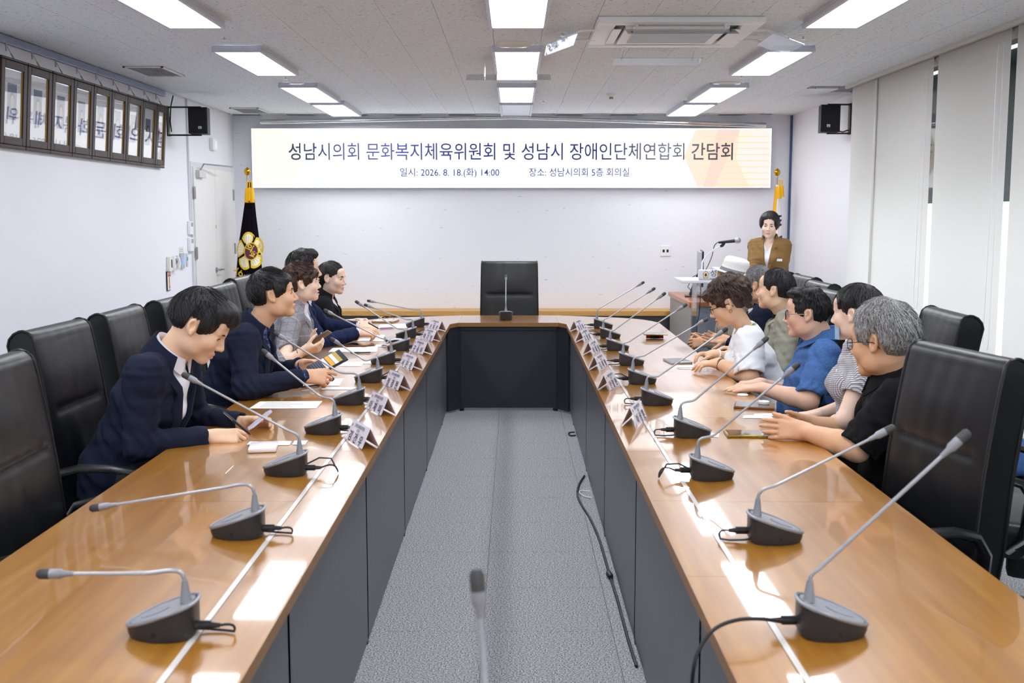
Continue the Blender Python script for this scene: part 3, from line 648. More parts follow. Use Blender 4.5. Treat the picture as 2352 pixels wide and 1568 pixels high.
# ================================================================== MICROPHONES
def outline(n=28):
    pts = []
    for i in range(n):
        a = 2*math.pi*i/n; c, s = math.cos(a), math.sin(a)
        e = 3.2 if c < 0 else 2.2
        k = (abs(c)**e+abs(s)**e)**(-1/e)
        pts.append((.0725+.0725*c*k, (.055-.012*max(0, c))*s*k))
    return pts
OUT = outline()
def hgt(x): return .077-.050*(x/.145)**1.15 if x > 0 else .077
bm_ = MB(); n_ = len(OUT)
bot = [(.0725+(x-.0725)*.93, y*.93, 0) for x, y in OUT]; mid = [(x, y, .012) for x, y in OUT]; tp = [(x, y, hgt(x)-.004) for x, y in OUT]
bm_.add(bot+mid+tp, [tuple(range(n_))[::-1]]+[(r*n_+i, r*n_+(i+1) % n_, (r+1)*n_+(i+1) % n_, (r+1)*n_+i) for r in range(2) for i in range(n_)]+[tuple(range(2*n_, 3*n_))])
BASE = bm_.mesh('base_body', DARKP, True, 35)
rm_ = MB().tube([(x, y, hgt(x)-.003) for x, y in OUT], .0042, 6, closed=True); RIM = rm_.mesh('rim', SILVP, True)
ins = [(.0725+(x-.0725)*.9, y*.88) for x, y in OUT]
pl_ = MB().add([(x, y, hgt(x)-.0015) for x, y in ins]+[(x, y, hgt(x)-.006) for x, y in ins], [tuple(range(n_)), tuple(range(n_, 2*n_))[::-1]]+[(i, (i+1) % n_, n_+(i+1) % n_, n_+i) for i in range(n_)])
PLATE = pl_.mesh('top_plate', mat('silver grey deck', 'A4A7AC', .34, metal=.25, noise=(60, .05)), False)
inb = [(.088+.03*math.cos(2*math.pi*i/12), .02*math.sin(2*math.pi*i/12)) for i in range(12)]
BTN = MB().add([(x, y, hgt(x)+.0005) for x, y in inb]+[(x, y, hgt(x)-.004) for x, y in inb], [tuple(range(12)), tuple(range(12, 24))[::-1]]+[(i, (i+1) % 12, 12+(i+1) % 12, 12+i) for i in range(12)]).mesh('talk_button', mat('button grey', '9498A0', .4))
def bez(a, b, c, n=8): return [a*(1-t)**2+b*2*t*(1-t)+c*t*t for t in [i/n for i in range(n+1)]]
def mic(loc, fx, tip, bend, lab, cable=0, group='conference microphones on the table', y=None):
    """loc base rear point; fx +1/-1 direction of the user; tip/bend world points"""
    o = thing('conference_microphone', lab, 'microphone', loc, 0 if fx > 0 else math.pi, group)
    for me, n in ((BASE, 'base_body'), (RIM, 'rim'), (PLATE, 'top_plate'), (BTN, 'talk_button')): link(n, me, o)
    inv = Matrix.Rotation(-o.rotation_euler[2], 4, 'Z') @ Matrix.Translation(-Vector(loc))
    T, B = inv @ Vector(tip), inv @ Vector(bend)
    st = Vector((.022, 0, .070)); c1 = st+Vector((.002, 0, .045))
    MB().tube([st, st+Vector((.001, 0, .006)), c1], [.013, .0115, .0062], 12).build('collar', SILVP, o, True)
    d = (T-B).normalized(); L = (T-B).length
    k = (B-c1).length*.45; ca, cb_ = c1+Vector((.002, 0, k)), B-d*k
    pts = [c1*(1-t)**3+ca*3*t*(1-t)**2+cb_*3*t*t*(1-t)+B*t**3 for t in [i/12 for i in range(13)]]; e = T-d*.075
    MB().tube(pts, .0046, 8).build('flexible_neck', GOOSE, o, True)
    MB().tube([B, B+(e-B)*.5, e], [.0046, .0040, .0040], 8).build('stem', GOOSE, o, True)
    q = [e, e+d*.018, e+d*.026, e+d*.048]; MB().tube(q, [.0052, .0066, .0102, .0106], 12).build('head_sleeve', SILVP, o, True)
    MB().tube([e+d*.047, e+d*.050, e+d*.069, e+d*.075], [.0100, .0108, .0104, .0066], 12).build('grille_tip', GRILLE, o, True)
    MB().lathe([(.0045, 0), (.0045, .0015)], (.075, -.0545*(1 if fx > 0 else -1), .018), 8, (0, -1 if fx > 0 else 1, 0)).build('side_port', BLACKP, o)
    pg = MB().tube([(.004, .012, .024), (-.03, .012, .024)], [.010, .010], 10).build('plug', BLACKP, o, True)
    MB().tube([(-.03, .012, .024), (-.05, .012, .024)], [.007, .005], 8).build('plug_boot', BLACKP, pg, True)
    if cable == 0: MB().tube(bez(Vector((-.05, .012, .024)), Vector((-.085, .008, .03)), Vector((-.075, -.004, .005)), 6)+[Vector((-.05, -.012, .004)), Vector((-.012, -.015, .006)), Vector((.004, -.012, .008))], .0028, 6).build('cable', RUBBER, pg, True)
    elif cable == 1: MB().tube(bez(Vector((-.05, .012, .024)), Vector((-.10, .01, .05)), Vector((-.105, -.006, .004)), 6)+[Vector((-.08, -.014, .05)), Vector((-.04, -.015, .052)), Vector((.004, -.012, .03))], .003, 6).build('cable', RUBBER, pg, True)
    return o
lm = [((455, 1480), (85, 1318), (335, 1316), 'microphone nearest the viewer on the left table wing'),
 ((607, 1243), (207, 1168), (505, 1121), 'second left microphone with stem bent low to the left'),
 ((705, 1097), (418, 858), (655, 985), 'left microphone standing in front of the young man with cards'),
 ((783, 1000), (601, 803), (728, 905), 'left microphone beside the nearest left name tent'),
 ((837, 932), (629, 763), (775, 852), 'left microphone before the man in navy blazer'),
 ((878, 880), (759, 776), (835, 826), 'left microphone with short stem beside the wallet'),
 ((908, 838), (744, 711), (872, 775), 'left microphone before the grey jacketed woman'),
 ((941, 806), (816, 691), (910, 753), 'left microphone before the man with the pen'),
 ((956, 777), (836, 699), (932, 733), 'second farthest microphone of the left wing'),
 ((975, 752), (843, 690), (948, 711), 'farthest microphone of the left wing')]
rmc = [((1830, 1478), (2226, 990), (1888, 1300), 'microphone nearest the viewer on the right table wing'),
 ((1718, 1255), (2055, 980), (1792, 1110), 'second right microphone with stem reaching over the empty chair side'),
 ((1585, 1107), (1836, 834), (1645, 995), 'right microphone beside the gold phone'),
 ((1548, 1008), (1764, 774), (1600, 915), 'right microphone beside the transparent name tent'),
 ((1473, 933), (1671, 753), (1515, 862), 'right microphone before the blue shirted man'),
 ((1443, 884), (1626, 731), (1482, 815), 'right microphone before the woman in white t-shirt'),
 ((1422, 841), (1578, 698), (1447, 783), 'right microphone fifth from the far end'),
 ((1393, 806), (1529, 672), (1412, 757), 'third farthest microphone of the right wing'),
 ((1378, 778), (1505, 661), (1402, 727), 'second farthest microphone of the right wing'),
 ((1364, 755), (1480, 647), (1385, 703), 'farthest microphone of the right wing')]
for L, fx in ((lm, -1), (rmc, 1)):
    for k, (b_, t, bd, lab) in enumerate(L):
        y = P(b_[0], b_[1], z=TZ).y+.055
        x = P(b_[0], b_[1]-20, y=y).x
        mic((x, y, TZ+.0005), fx, P(*t, y=y+.0), P(*bd, y=y), lab, cable=(2 if (fx > 0 and k == 0) else (1 if k % 3 == 2 else 0)))
# microphone at the head of the table, seen from behind
mx_, my_ = P(1162, 733, z=TZ).x, yin+.19
mc = mic((mx_, my_, TZ+.0005), 1, (mx_+.40, my_, TZ+.30), (mx_+.12, my_, TZ+.2), 'microphone at the head of the table before the empty chair')
mc.rotation_euler = (0, 0, math.pi/2)
for ch in list(mc.children):
    if ch.name.split('.')[0] in ('flexible_neck', 'stem', 'head_sleeve', 'grille_tip'): bpy.data.objects.remove(ch)
e = Vector((.12, 0, .30)); a0 = Vector((.024, 0, .107)); d = (Vector((.20, 0, .372))-Vector((.10, 0, .24))).normalized(); B = Vector((.05, 0, .19)); Tt = Vector((.16, 0, .365))
d = (Tt-B).normalized(); e = Tt-d*.06
MB().tube(bez(a0, a0+Vector((0, 0, .05)), B, 8), .0046, 8).build('flexible_neck', GOOSE, mc, True); MB().tube([B, e], .0042, 8).build('stem', GOOSE, mc, True)
MB().tube([e, e+d*.012, e+d*.02, e+d*.034], [.0052, .0062, .0098, .01], 12).build('head_sleeve', SILVP, mc, True); MB().tube([e+d*.033, e+d*.055, e+d*.062], [.0098, .01, .006], 12).build('grille_tip', GRILLE, mc, True)
# blurred microphone right in front of the viewer
yb3 = 1.36
fm_ = mic((-.03, 1.22, TZ+.0005), 1, P(1094, 1308, y=yb3), P(1108, 1480, y=1.345), 'blurred microphone in the centre foreground', 0)
fm_.rotation_euler = (0, 0, -math.pi/2)
for ch in list(fm_.children):
    if ch.name.split('.')[0] in ('flexible_neck', 'stem', 'head_sleeve', 'grille_tip', 'collar'): bpy.data.objects.remove(ch)
inv = (Matrix.Translation((-.03, 1.22, TZ)) @ Matrix.Rotation(-math.pi/2, 4, 'Z')).inverted()
Tp, Bq = inv @ P(1094, 1308, y=yb3), inv @ P(1108, 1480, y=1.345); a0 = Vector((.024, 0, .070))
d = (Tp-Bq).normalized(); e = Tp-d*.062
MB().tube([a0, a0+Vector((0, 0, .045))], [.013, .0062], 12).build('collar', SILVP, fm_, True)
MB().tube(bez(a0+Vector((0, 0, .045)), Bq-d*.12, Bq, 8), .0046, 8).build('flexible_neck', GOOSE, fm_, True); MB().tube([Bq, e], .0042, 8).build('stem', GOOSE, fm_, True)
MB().tube([e, e+d*.012, e+d*.02, e+d*.034], [.0052, .0062, .0098, .01], 12).build('head_sleeve', SILVP, fm_, True); MB().tube([e+d*.033, e+d*.055, e+d*.062], [.0098, .01, .006], 12).build('grille_tip', GRILLE, fm_, True)
# loose cables
def cable(pts, r, lab, m=RUBBER, name='cable'):
    pts = [Vector(p) for p in pts]; out = []
    for i in range(len(pts)-1):
        a, b, c, d = pts[max(i-1, 0)], pts[i], pts[i+1], pts[min(i+2, len(pts)-1)]
        for j in range(6):
            t = j/6; out.append(.5*((2*b)+(c-a)*t+(2*a-5*b+4*c-d)*t*t+(3*b-a-3*c+d)*t**3))
    out.append(pts[-1]); return tag(MB().tube(out, r, 7).build(name, m, None, True), lab, 'cable')
yR = P(1830, 1478, z=TZ).y+.055
cable([P(1800, 1428, y=yR), P(1745, 1421, y=yR-.02), P(1690, 1424, y=yR-.03), P(1640, 1445, y=yR-.05), P(1606, 1490, y=yR-.08), P(1592, 1540, y=yR-.1), P(1588, 1620, y=yR-.1), P(1590, 1700, y=yR-.1)], .0042, 'thick black cable hanging off the right table edge')
zf = .007
fc = [(1342, 1092), (1330, 1112), (1326, 1135), (1335, 1158), (1355, 1190), (1375, 1235), (1390, 1285), (1399, 1316), (1408, 1345), (1420, 1385), (1432, 1430), (1446, 1480), (1462, 1530)]
cb = cable([P(x, y, z=zf) for x, y in fc], .006, 'grey black cable lying on the carpet along the right skirt')
q = P(1400, 1320, z=.014); MB().lathe([(.009, -.03), (.014, -.018), (.014, .018), (.009, .03)], q, 10, (.12, -.99, 0)).build('connector', BLACKP, cb, True)
cable([P(1320, 992, z=zf), P(1308, 993, z=zf), P(1306, 997, z=zf), P(1312, 1000, z=zf), P(1322, 999, z=zf)], .005, 'small black cable loop peeking from under the right skirt')
cable([P(1355, 1128, z=zf), P(1335, 1126, z=zf), P(1331, 1131, z=zf), P(1342, 1139, z=zf), P(1359, 1143, z=zf)], .003, 'thin white wire loop on the carpet', PLASW, 'wire')
# ================================================================== NAME TENTS
TENTA = mat('lavender tinted acrylic', 'D9D3EE', .05, alpha=.14, coat=1)
def tent(px, py, sgn, name, header, lab, rot, post='위 원', red=False):
    p = P(px, py, z=TZ)
    # local: ridge along +X (length), readable face towards -Y
    dirv = Vector((-sgn*math.sin(rot)*-1, math.cos(rot), 0))
    o = thing('name_tent', lab, 'name sign', (p.x, p.y, TZ+.0005), 0, 'folded name tents')
    L, Hh, Dp = .225, .082, .075
    far = Vector((sgn*math.sin(rot), math.cos(rot), 0))     # along the ridge, away from the viewer
    side = Vector((-sgn*math.cos(rot), math.sin(rot), 0))    # towards the aisle side
    n = Vector((0, 0, 1))
    def pt(a, b, c): return far*a+side*b+n*c
    def slab(a0, a1, q0, q1, th, name, m, par=o):
        # q0,q1: (side,height) ends of the slanted panel
        d = Vector((q1[0]-q0[0], q1[1]-q0[1], 0)).normalized(); nx, nz = -d.y*th, d.x*th
        vs = [pt(a, q[0]+e*nx, q[1]+e*nz) for a in (a0, a1) for q in (q0, q1) for e in (0, 1)]
        return MB().add(vs, [(0, 1, 3, 2), (4, 6, 7, 5), (0, 2, 6, 4), (1, 5, 7, 3), (0, 4, 5, 1), (2, 3, 7, 6)]).build(name, m, par)
    slab(0, L, (0, 0), (Dp/2, Hh), .002, 'front_panel', TENTA); slab(0, L, (Dp/2, Hh), (Dp, 0), .002, 'rear_panel', TENTA)
    cd = slab(.006, L-.006, (.0045, .004), (Dp/2+.0005, Hh-.005), .0006, 'name_card', PAPER); slab(.006, L-.006, (Dp/2+.001, Hh-.005), (Dp-.0045, .004), .0006, 'rear_card', mat('card back', 'DAD6EA', .6))
    up = (pt(0, Dp/2, Hh)-pt(0, 0, 0)).normalized(); rt = -far if sgn > 0 else far
    rt = -far if sgn < 0 else far
    nn = rt.cross(up)
    if nn.dot(side) > 0: nn = -nn
    def at(u, v): return pt(L/2, 0, 0)+rt*u+up*v+nn*.0006
    text(header, .0165, frame_of(at(.0, .071), rt, up), INK, 'title_line', cd, width=.115, ext=.0002)
    text(post, .0145, frame_of(at(.0, .055), rt, up), INK, 'role_line', cd, ext=.0002)
    if red:
        text(name[0], .043, frame_of(at(-.06, .024), rt, up), mat('red print', 'A8405E', .6), 'name_lettering', cd, ext=.0002, bold=.0006); text(name[1]+'  '+name[2], .043, frame_of(at(.03, .024), rt, up), INK, 'name_lettering', cd, ext=.0002, bold=.0006)
    else: text('  '.join(name), .043, frame_of(at(0, .024), rt, up), INK, 'name_lettering', cd, width=.16, ext=.0002, bold=.0006)
    MB().lathe([(.006, 0), (.006, .0004)], at(-.085, .068), 10, nn).build('emblem_dot', mat('emblem bronze', 'B08A6A', .5), cd)
    MB().tube([at(-.1, .046), at(.1, .046)], .0004, 4).build('rule_line', GREYINK, cd)
hd = '문화복지체육위원회'
for px, py, nm, ro, lab in [(830, 1035, '김건우', '위 원', 'left name tent nearest the viewer'), (874, 957, '이재미', '위 원', 'second left name tent counted from the viewer'), (913, 899, '정경현', '위 원', 'third left name tent counted from the viewer'), (945, 852, '서은경', '위 원', 'fourth left name tent counted from the viewer'), (970, 816, '구송아', '위 원', 'fifth left name tent counted from the viewer'), (992, 786, '박기범', '부위원장', 'sixth left name tent counted from the viewer'), (1005, 762, '성해련', '위원장', 'farthest left name tent')]:
    tent(px, py, -1, nm, hd, lab, .44, ro)
hd2 = '장애인단체연합회'
for px, py, nm, lab in [(1466, 981, '이상훈', 'nearest right name tent, transparent and turned away'), (1403, 899, '안철현', 'second right name tent with one red character'), (1379, 852, '김해정', 'third right name tent counted from the viewer'), (1364, 816, '이재성', 'fourth right name tent counted from the viewer'), (1344, 787, '고영희', 'fifth right name tent counted from the viewer'), (1329, 762, '유성희', 'farthest right name tent')]:
    tent(px, py, 1, nm, hd2, lab, .30, '회 장', nm == '안철현')
# ================================================================== THINGS ON THE TABLE
def sheet(cs, lab, name='paper_sheet', m=PAPER, z=TZ+.0008, th=.0008, lines=0, curl=0):
    q = [P(x, y, z=z) for x, y in cs]; c = sum(q, Vector())/4
    o = thing(name, lab, 'paper', (c.x, c.y, z))
    b_ = MB(); nu, nv = 9, 5
    def f(u, v, t): 
        a = q[0].lerp(q[3], u); b = q[1].lerp(q[2], u); r = a.lerp(b, v)-c; r.z = t+curl*max(0, u-.6)**2*2.2+.0; return r
    b_.grid(lambda u, v: f(u, v, th), nu, nv); b_.grid(lambda u, v: f(u, v, 0), nu, nv)
    b_.build('sheet', m, o, True)
    for k in range(lines):
        v = .2+.6*k/max(lines-1, 1); u0, u1 = .12, random.uniform(.5, .88)
        a, b2 = f(u0, v, th+.0003), f(u1, v, th+.0003); d = Vector((0, .004, 0))
        MB().quad(a-d, b2-d, b2+d, a+d).build('print_line', GREYINK, o)
    return o
sheet([(572, 938), (597, 922), (741, 921), (726, 938)], 'printed sheet in front of the young man with cards', lines=4)
sheet([(672, 886), (690, 870), (790, 869), (779, 886)], 'printed sheet under the blazer man\'s hands', lines=4)
sheet([(738, 895), (742, 889), (817, 889), (815, 895)], 'small torn white slip beside a left microphone')
sheet([(754, 808), (764, 799), (868, 795), (866, 808)], 'large blank sheet in front of the grey jacketed woman')
sheet([(778, 841), (790, 832), (836, 831), (830, 841)], 'printed sheet beside the open wallet', lines=2)
sheet([(832, 835), (842, 827), (868, 826), (860, 836)], 'white sheet tucked behind a left microphone')
sheet([(820, 783), (828, 777), (882, 777), (880, 784)], 'narrow sheet near the navy suited man\'s cuff', lines=1)
sheet([(848, 776), (852, 769), (884, 769), (880, 777)], 'small sheet below the pen hand', lines=2)
sheet([(868, 753), (872, 745), (942, 743), (935, 753)], 'printed sheet with violet pen at the far left end', lines=3)
sheet([(567, 1021), (573, 1014), (627, 1014), (621, 1021)], 'leftmost white business card before the young man', 'business_card')
sheet([(632, 1022), (638, 1013), (670, 1013), (665, 1022)], 'middle white business card before the young man', 'business_card', z=TZ+.001)
sheet([(671, 1021), (677, 1012), (707, 1012), (701, 1021)], 'right white business card half behind the microphone stem', 'business_card', z=TZ+.0012)
sheet([(1622, 1003), (1626, 994), (1652, 995), (1650, 1004)], 'white card beside a right microphone base', 'business_card')
sheet([(1706, 960), (1708, 954), (1770, 953), (1776, 961)], 'lower white card under the clasped hands', 'business_card')
sheet([(1732, 955), (1732, 950), (1775, 949), (1778, 955)], 'upper white card beside the clasped hands', 'business_card', z=TZ+.002)
sheet([(1554, 844), (1553, 839), (1595, 838), (1600, 844)], 'white card under the braceleted hand', 'business_card')
sheet([(1556, 847), (1562, 845), (1600, 845), (1596, 848)], 'folded white slip in front of the braceleted hand')
def block(cs, h, lab, name, cat, m, topm=None, bev=.003, z=TZ+.0005, **kw):
    q = [P(x, y, z=z) for x, y in cs]; c = sum(q, Vector())/4
    o = thing(name, lab, cat, (c.x, c.y, z))
    ax = (q[3]-q[0]); L = ax.length; an = math.atan2(ax.y, ax.x); W = (q[1]-q[0]).length
    R = Matrix.Rotation(an, 3, 'Z')
    MB().box((0, 0, h/2), (L, W, h), min(bev, h*.45), R).build('casing', m, o, True)
    if topm: MB().box((0, 0, h+.0003), (L*.93, W*.88, .0006), 0, R).build('screen', topm, o)
    return o, R, L, W
block([(571, 1041), (574, 1024), (638, 1022), (637, 1039)], .018, 'white earphone case beside the business cards', 'earphone_case', 'case', mat('white glossy case', 'F2F2F2', .2), bev=.008)
SCRN = mat('dark glass screen', '15171C', .05, coat=1)
block([(1665, 1005), (1668, 992), (1768, 992), (1771, 1006)], .010, 'gold edged phone lying before the clasped hands', 'phone', 'phone', mat('gold phone edge', '9A8038', .25, metal=.8), SCRN)
o, R, L, W = block([(1686, 938), (1690, 926), (1776, 930), (1780, 942)], .010, 'brown cased phone beside the blue shirted man', 'phone', 'phone', mat('brown leather case', '6E4424', .45), SCRN)
bo = thing('bottle_cap', 'white round cap lying on the brown phone', 'cap', Vector(o.location)+Vector((.045, .01, .0118)))
MB().lathe([(.024, 0), (.025, .004), (.025, .012), (.022, .014), (.001, .014)], n=20).build('cap', PLASW, bo, True)
bo = thing('bottle_cap', 'white round disc beside the blue shirted man\'s wrist', 'cap', P(1706, 908, z=TZ+.0005))
MB().lathe([(.026, 0), (.027, .004), (.024, .007), (.001, .007)], n=20).build('cap', PLASW, bo, True)
block([(1531, 836), (1534, 827), (1580, 826), (1580, 835)], .012, 'silver blue phone before the woman in white t-shirt', 'phone', 'phone', mat('silver blue phone', 'B9C6D0', .25, metal=.5), mat('lit phone screen', '5A4A58', .1, emit=.1))
o, R, L, W = block([(1477, 780), (1474, 774), (1530, 773), (1532, 780)], .006, 'tilted phone with red ring stand near the far right', 'phone', 'phone', mat('gold phone edge', '9A8038'), SCRN)
for c in o.children: c.location.z += .03
MB().tube([(-.06, -.01, .013), (.06, -.01, .013)], .012, 10).build('ring_stand', mat('red grip', 'B02A24', .4), o, True); MB().tube([(-.035, -.01, .013), (.035, -.01, .013)], .0128, 10).build('grip_band', BLACKP, o, True)
MB().tube([(0, .01, .0), (0, .01, .032)], .005, 6).build('prop', BLACKP, o)
block([(884, 785), (885, 778), (930, 777), (928, 784)], .014, 'black phone standing before a left microphone', 'phone', 'phone', BLACKP, SCRN)
block([(795, 795), (802, 790), (852, 792), (846, 798)], .010, 'brown phone before the grey jacketed woman', 'phone', 'phone', mat('brown leather case', '6E4424'), SCRN)
block([(860, 741), (862, 736), (911, 736), (909, 742)], .012, 'closed tan booklet before the woman in black', 'booklet', 'book', mat('tan booklet', 'A98F76', .5), mat('pale cover', 'D8CFC8', .5))
def pen(a, b, lab, m, z=TZ+.006):
    a, b = P(*a, z=z), P(*b, z=z); d = (b-a).normalized(); o = thing('pen', lab, 'pen', a); L = (b-a).length
    MB().tube([d*0, d*L*.1, d*L*.88], [.0035, .0045, .0045], 8).build('barrel', m, o, True); MB().tube([d*L*.88, d*L], [.004, .001], 8).build('tip', STEEL, o, True)
    MB().tube([d*L*.05+Vector((0, 0, .005)), d*L*.35+Vector((0, 0, .005))], .0012, 5).build('clip', STEEL, o)
    return o
pen((805, 810), (857, 809), 'dark green pen on the left table wing', mat('dark green barrel', '1C2A26', .35))
pen((872, 754), (905, 752), 'violet pen on the far left sheet', mat('violet barrel', '9A5BB8', .35))
pen((690, 889), (745, 882), 'black pen on the blazer man\'s sheet', BLACKP)
pen((1718, 961), (1716, 961.5), 'short pencil end hidden by cards', BLACKP) if False else None
# curled brochure near left microphone
a = P(868, 795, z=TZ+.001); o = thing('brochure', 'half open brochure with grey back beside a left microphone', 'brochure', a)
MB().grid(lambda u, v: Vector((.02+.16*u, .10*v-.02, .001+.045*math.sin(u*2.4))), 10, 4).build('cover', mat('brochure grey', 'B9B3C4', .5), o, True)
MB().grid(lambda u, v: Vector((-.02+.2*u, .12*v-.04, .0008)), 6, 3).build('page', PAPER, o)
# spectacles on the booklet
p = P(888, 738, z=TZ+.014); o = thing('spectacles', 'wire rimmed spectacles lying open on the tan booklet', 'glasses', p)
for s in (-1, 1):
    MB().tube([(s*.033+.024*math.cos(t*.524), 0, .021+.019*math.sin(t*.524)) for t in range(12)], .0012, 5, closed=True).build('rim', GOLD, o)
    MB().tube([(s*.058, 0, .03), (s*.068, .02, .028), (s*.07, .12, .012)], .0012, 5).build('temple', GOLD, o)
MB().tube([(-.009, 0, .024), (0, 0, .028), (.009, 0, .024)], .0012, 5).build('bridge', GOLD, o)
# ================================================================== SPEAKER'S CORNER
cw = mat('cherry wood desk top', 'B06A3C', .35, coat=.3, noise=(12, .1), stretch=(1, 8, 8)); cg = mat('grey desk panel', '8E9299', .5)
ya, yb4 = 10.55, 12.0; xa = P(1583, 694, y=ya).x
zc_ = P(1583, 694, y=ya).z
cb = thing('equipment_desk', 'grey equipment desk with cherry wood top behind the lectern', 'desk', (xa, ya, 0))
MB().bx(-.0, .95, 0, yb4-ya, zc_-.045, zc_, .004).build('desk_top', cw, cb)
MB().bx(.02, .04, .02, yb4-ya-.02, 0, zc_-.045).build('side_panel', mat('desk side taupe', 'A29C95', .55), cb)
MB().bx(.04, .93, .02, .04, 0, zc_-.045).build('front_panel', cg, cb); MB().bx(.91, .93, .04, yb4-ya-.02, 0, zc_-.045).build('side_panel', cg, cb)
# monitor
yM = 11.3; p = P(1597, 684, y=yM)
mo = thing('monitor', 'black computer monitor seen edge on upon the desk', 'monitor', (p.x+.02, yM, zc_+.0005), -.13)
BK = mat('satin black', '111214', .3)
MB().box((.0, 0, .006), (.26, .22, .012), .004).build('stand_base', BK, mo, True)
MB().tube([(-.06, 0, .01), (-.02, 0, .14), (.02, 0, .24)], [.03, .026, .022], 10).build('stand_neck', BK, mo, True)
MB().bx(.0, .03, -.29, .29, .12, .47, .006).build('display_back', mat('monitor grey', 'B9BCBF', .4), mo); MB().bx(.03, .048, -.295, .295, .115, .475, .004).build('display_panel', BK, mo)
MB().tube([(-.02, -.05, .02), (-.10, -.05, .1), (-.06, -.05, .2), (.0, 0, .23)], .004, 6).build('cable', RUBBER, mo, True)
# lectern
yl2 = 9.35; pl = P(1558, 640, y=yl2); zs_ = P(1600, 644, y=yl2).z
LW = .72; lx = pl.x+LW/2
le = thing('lectern', 'clear acrylic lectern with white shelf and council sign', 'lectern', (lx, yl2, 0))
WS = mat('white lectern laminate', 'E6EBF5', .3)
MB().box((0, .05, zs_), (LW, .44, .028), .008).build('shelf', WS, le, True)
sgn_ = MB().bx(-LW/2+P(1597, 630, y=yl2).x-pl.x, LW/2-.09, -.17, -.13, zs_+.014, P(1600, 617, y=yl2).z, .012).build('sign_board', WS, le)
for s in (-1, 1):
    MB().bx(s*.21-.006, s*.21+.006, -.10, .16, .03, zs_-.014).build('acrylic_leg', ACRYL, le)
MB().bx(-.2, .2, -.105, -.095, .03, zs_-.014).build('acrylic_front', ACRYL, le)
MB().box((0, .03, .015), (.62, .42, .03), .008).build('base_plate', WS, le, True)
ys_ = -.171; zm = (zs_+.014+P(1600, 617, y=yl2).z)/2; xs_ = P(1613, 630, y=yl2).x-lx
FL = mat('emblem gold', 'C7A24A', .35, metal=.5)
fl_ = []
for i in range(50):
    a = i*2*math.pi/50+math.pi/2; r = .020+.007*abs(math.cos(2.5*(a-math.pi/2)))
    fl_.append((r*math.cos(a), r*1.25*math.sin(a)))
MX = Matrix(((1, 0, 0, xs_), (0, 0, -1, ys_), (0, 1, 0, zm), (0, 0, 0, 1)))
em = MB().prism(fl_, 0, .001, MX).build('emblem', FL, sgn_)
MB().prism([(x*.8, y*.8) for x, y in fl_], .001, .0015, MX).build('emblem_petals', mat('emblem ivory', 'F1E9D0', .5), sgn_)
MB().prism([(.010*math.cos(t*.5236), .014*math.sin(t*.5236)) for t in range(12)], .0015, .002, MX).build('emblem_disc', mat('emblem maroon', '5A3A20', .5), sgn_)
text('성남시의회', .066, frame_of((xs_+.035, ys_-.001, zm+.012), (1, 0, 0), (0, 0, 1)), mat('sign grey print', '5A5F70', .6), 'lettering', sgn_, align='LEFT')
text('Seongnam City Council', .016, frame_of((xs_+.035, ys_-.001, zm-.03), (1, 0, 0), (0, 0, 1)), mat('sign grey print', '5A5F70'), 'lettering', sgn_, align='LEFT')
gp = [P(1612, 617, y=yl2-.0), P(1613, 602, y=yl2), P(1622, 588, y=yl2), P(1640, 573, y=yl2), P(1654, 566, y=yl2)]
gp = [q-Vector(le.location) for q in gp]; sp = []
for i in range(len(gp)-1):
    for t in (0, .5): sp.append(gp[i].lerp(gp[i+1], t))
sp.append(gp[-1]); gs = [Vector((sp[0].x, sp[0].y, zs_+.014))]+sp
MB().tube(gs, .0085, 10).build('microphone_stand', mat('white gooseneck', 'DDE1EA', .3), le, True)
hm = thing('handheld_microphone', 'black handheld microphone with silver head on the lectern stand', 'microphone', P(1660, 557, y=yl2))
q0, q1 = P(1650, 556.5, y=yl2)-Vector(hm.location), P(1702, 551.5, y=yl2)-Vector(hm.location); d = (q1-q0)
MB().tube([q0, q0+d*.1, q0+d*.74], [.010, .012, .017], 12).build('handle', BLACKP, hm, True); c_ = q0+d*.86
MB().lathe([(.017, -.028), (.024, -.014), (.026, 0), (.022, .016), (.010, .025), (.001, .027)], c_, 16, d).build('grille_ball', mat('silver mesh', 'A6A7AA', .35, metal=.8, bump=(700, .5)), hm, True); MB().lathe([(.0262, -.004), (.0262, .004)], c_, 16, d).build('grille_ring', STEEL, hm, True)
MB().tube([q0+d*.25+Vector((0, 0, -.008)), q0+d*.18+Vector((0, 0, -.03)), P(1654, 566, y=yl2)-Vector(hm.location)], [.016, .014, .010], 10).build('clip', BLACKP, hm, True)
cable([P(1649, 556, y=yl2), P(1641, 564, y=yl2+.02), P(1636, 585, y=yl2+.03), P(1628, 606, y=yl2+.03), P(1612, 640, y=yl2+.26), P(1609, 680, y=yl2-.16), P(1606, 720, y=yl2-.16), P(1600, 760, y=yl2-.1), P(1598, 900, y=yl2-.1)], .0035, 'thin black microphone cable running down the lectern')
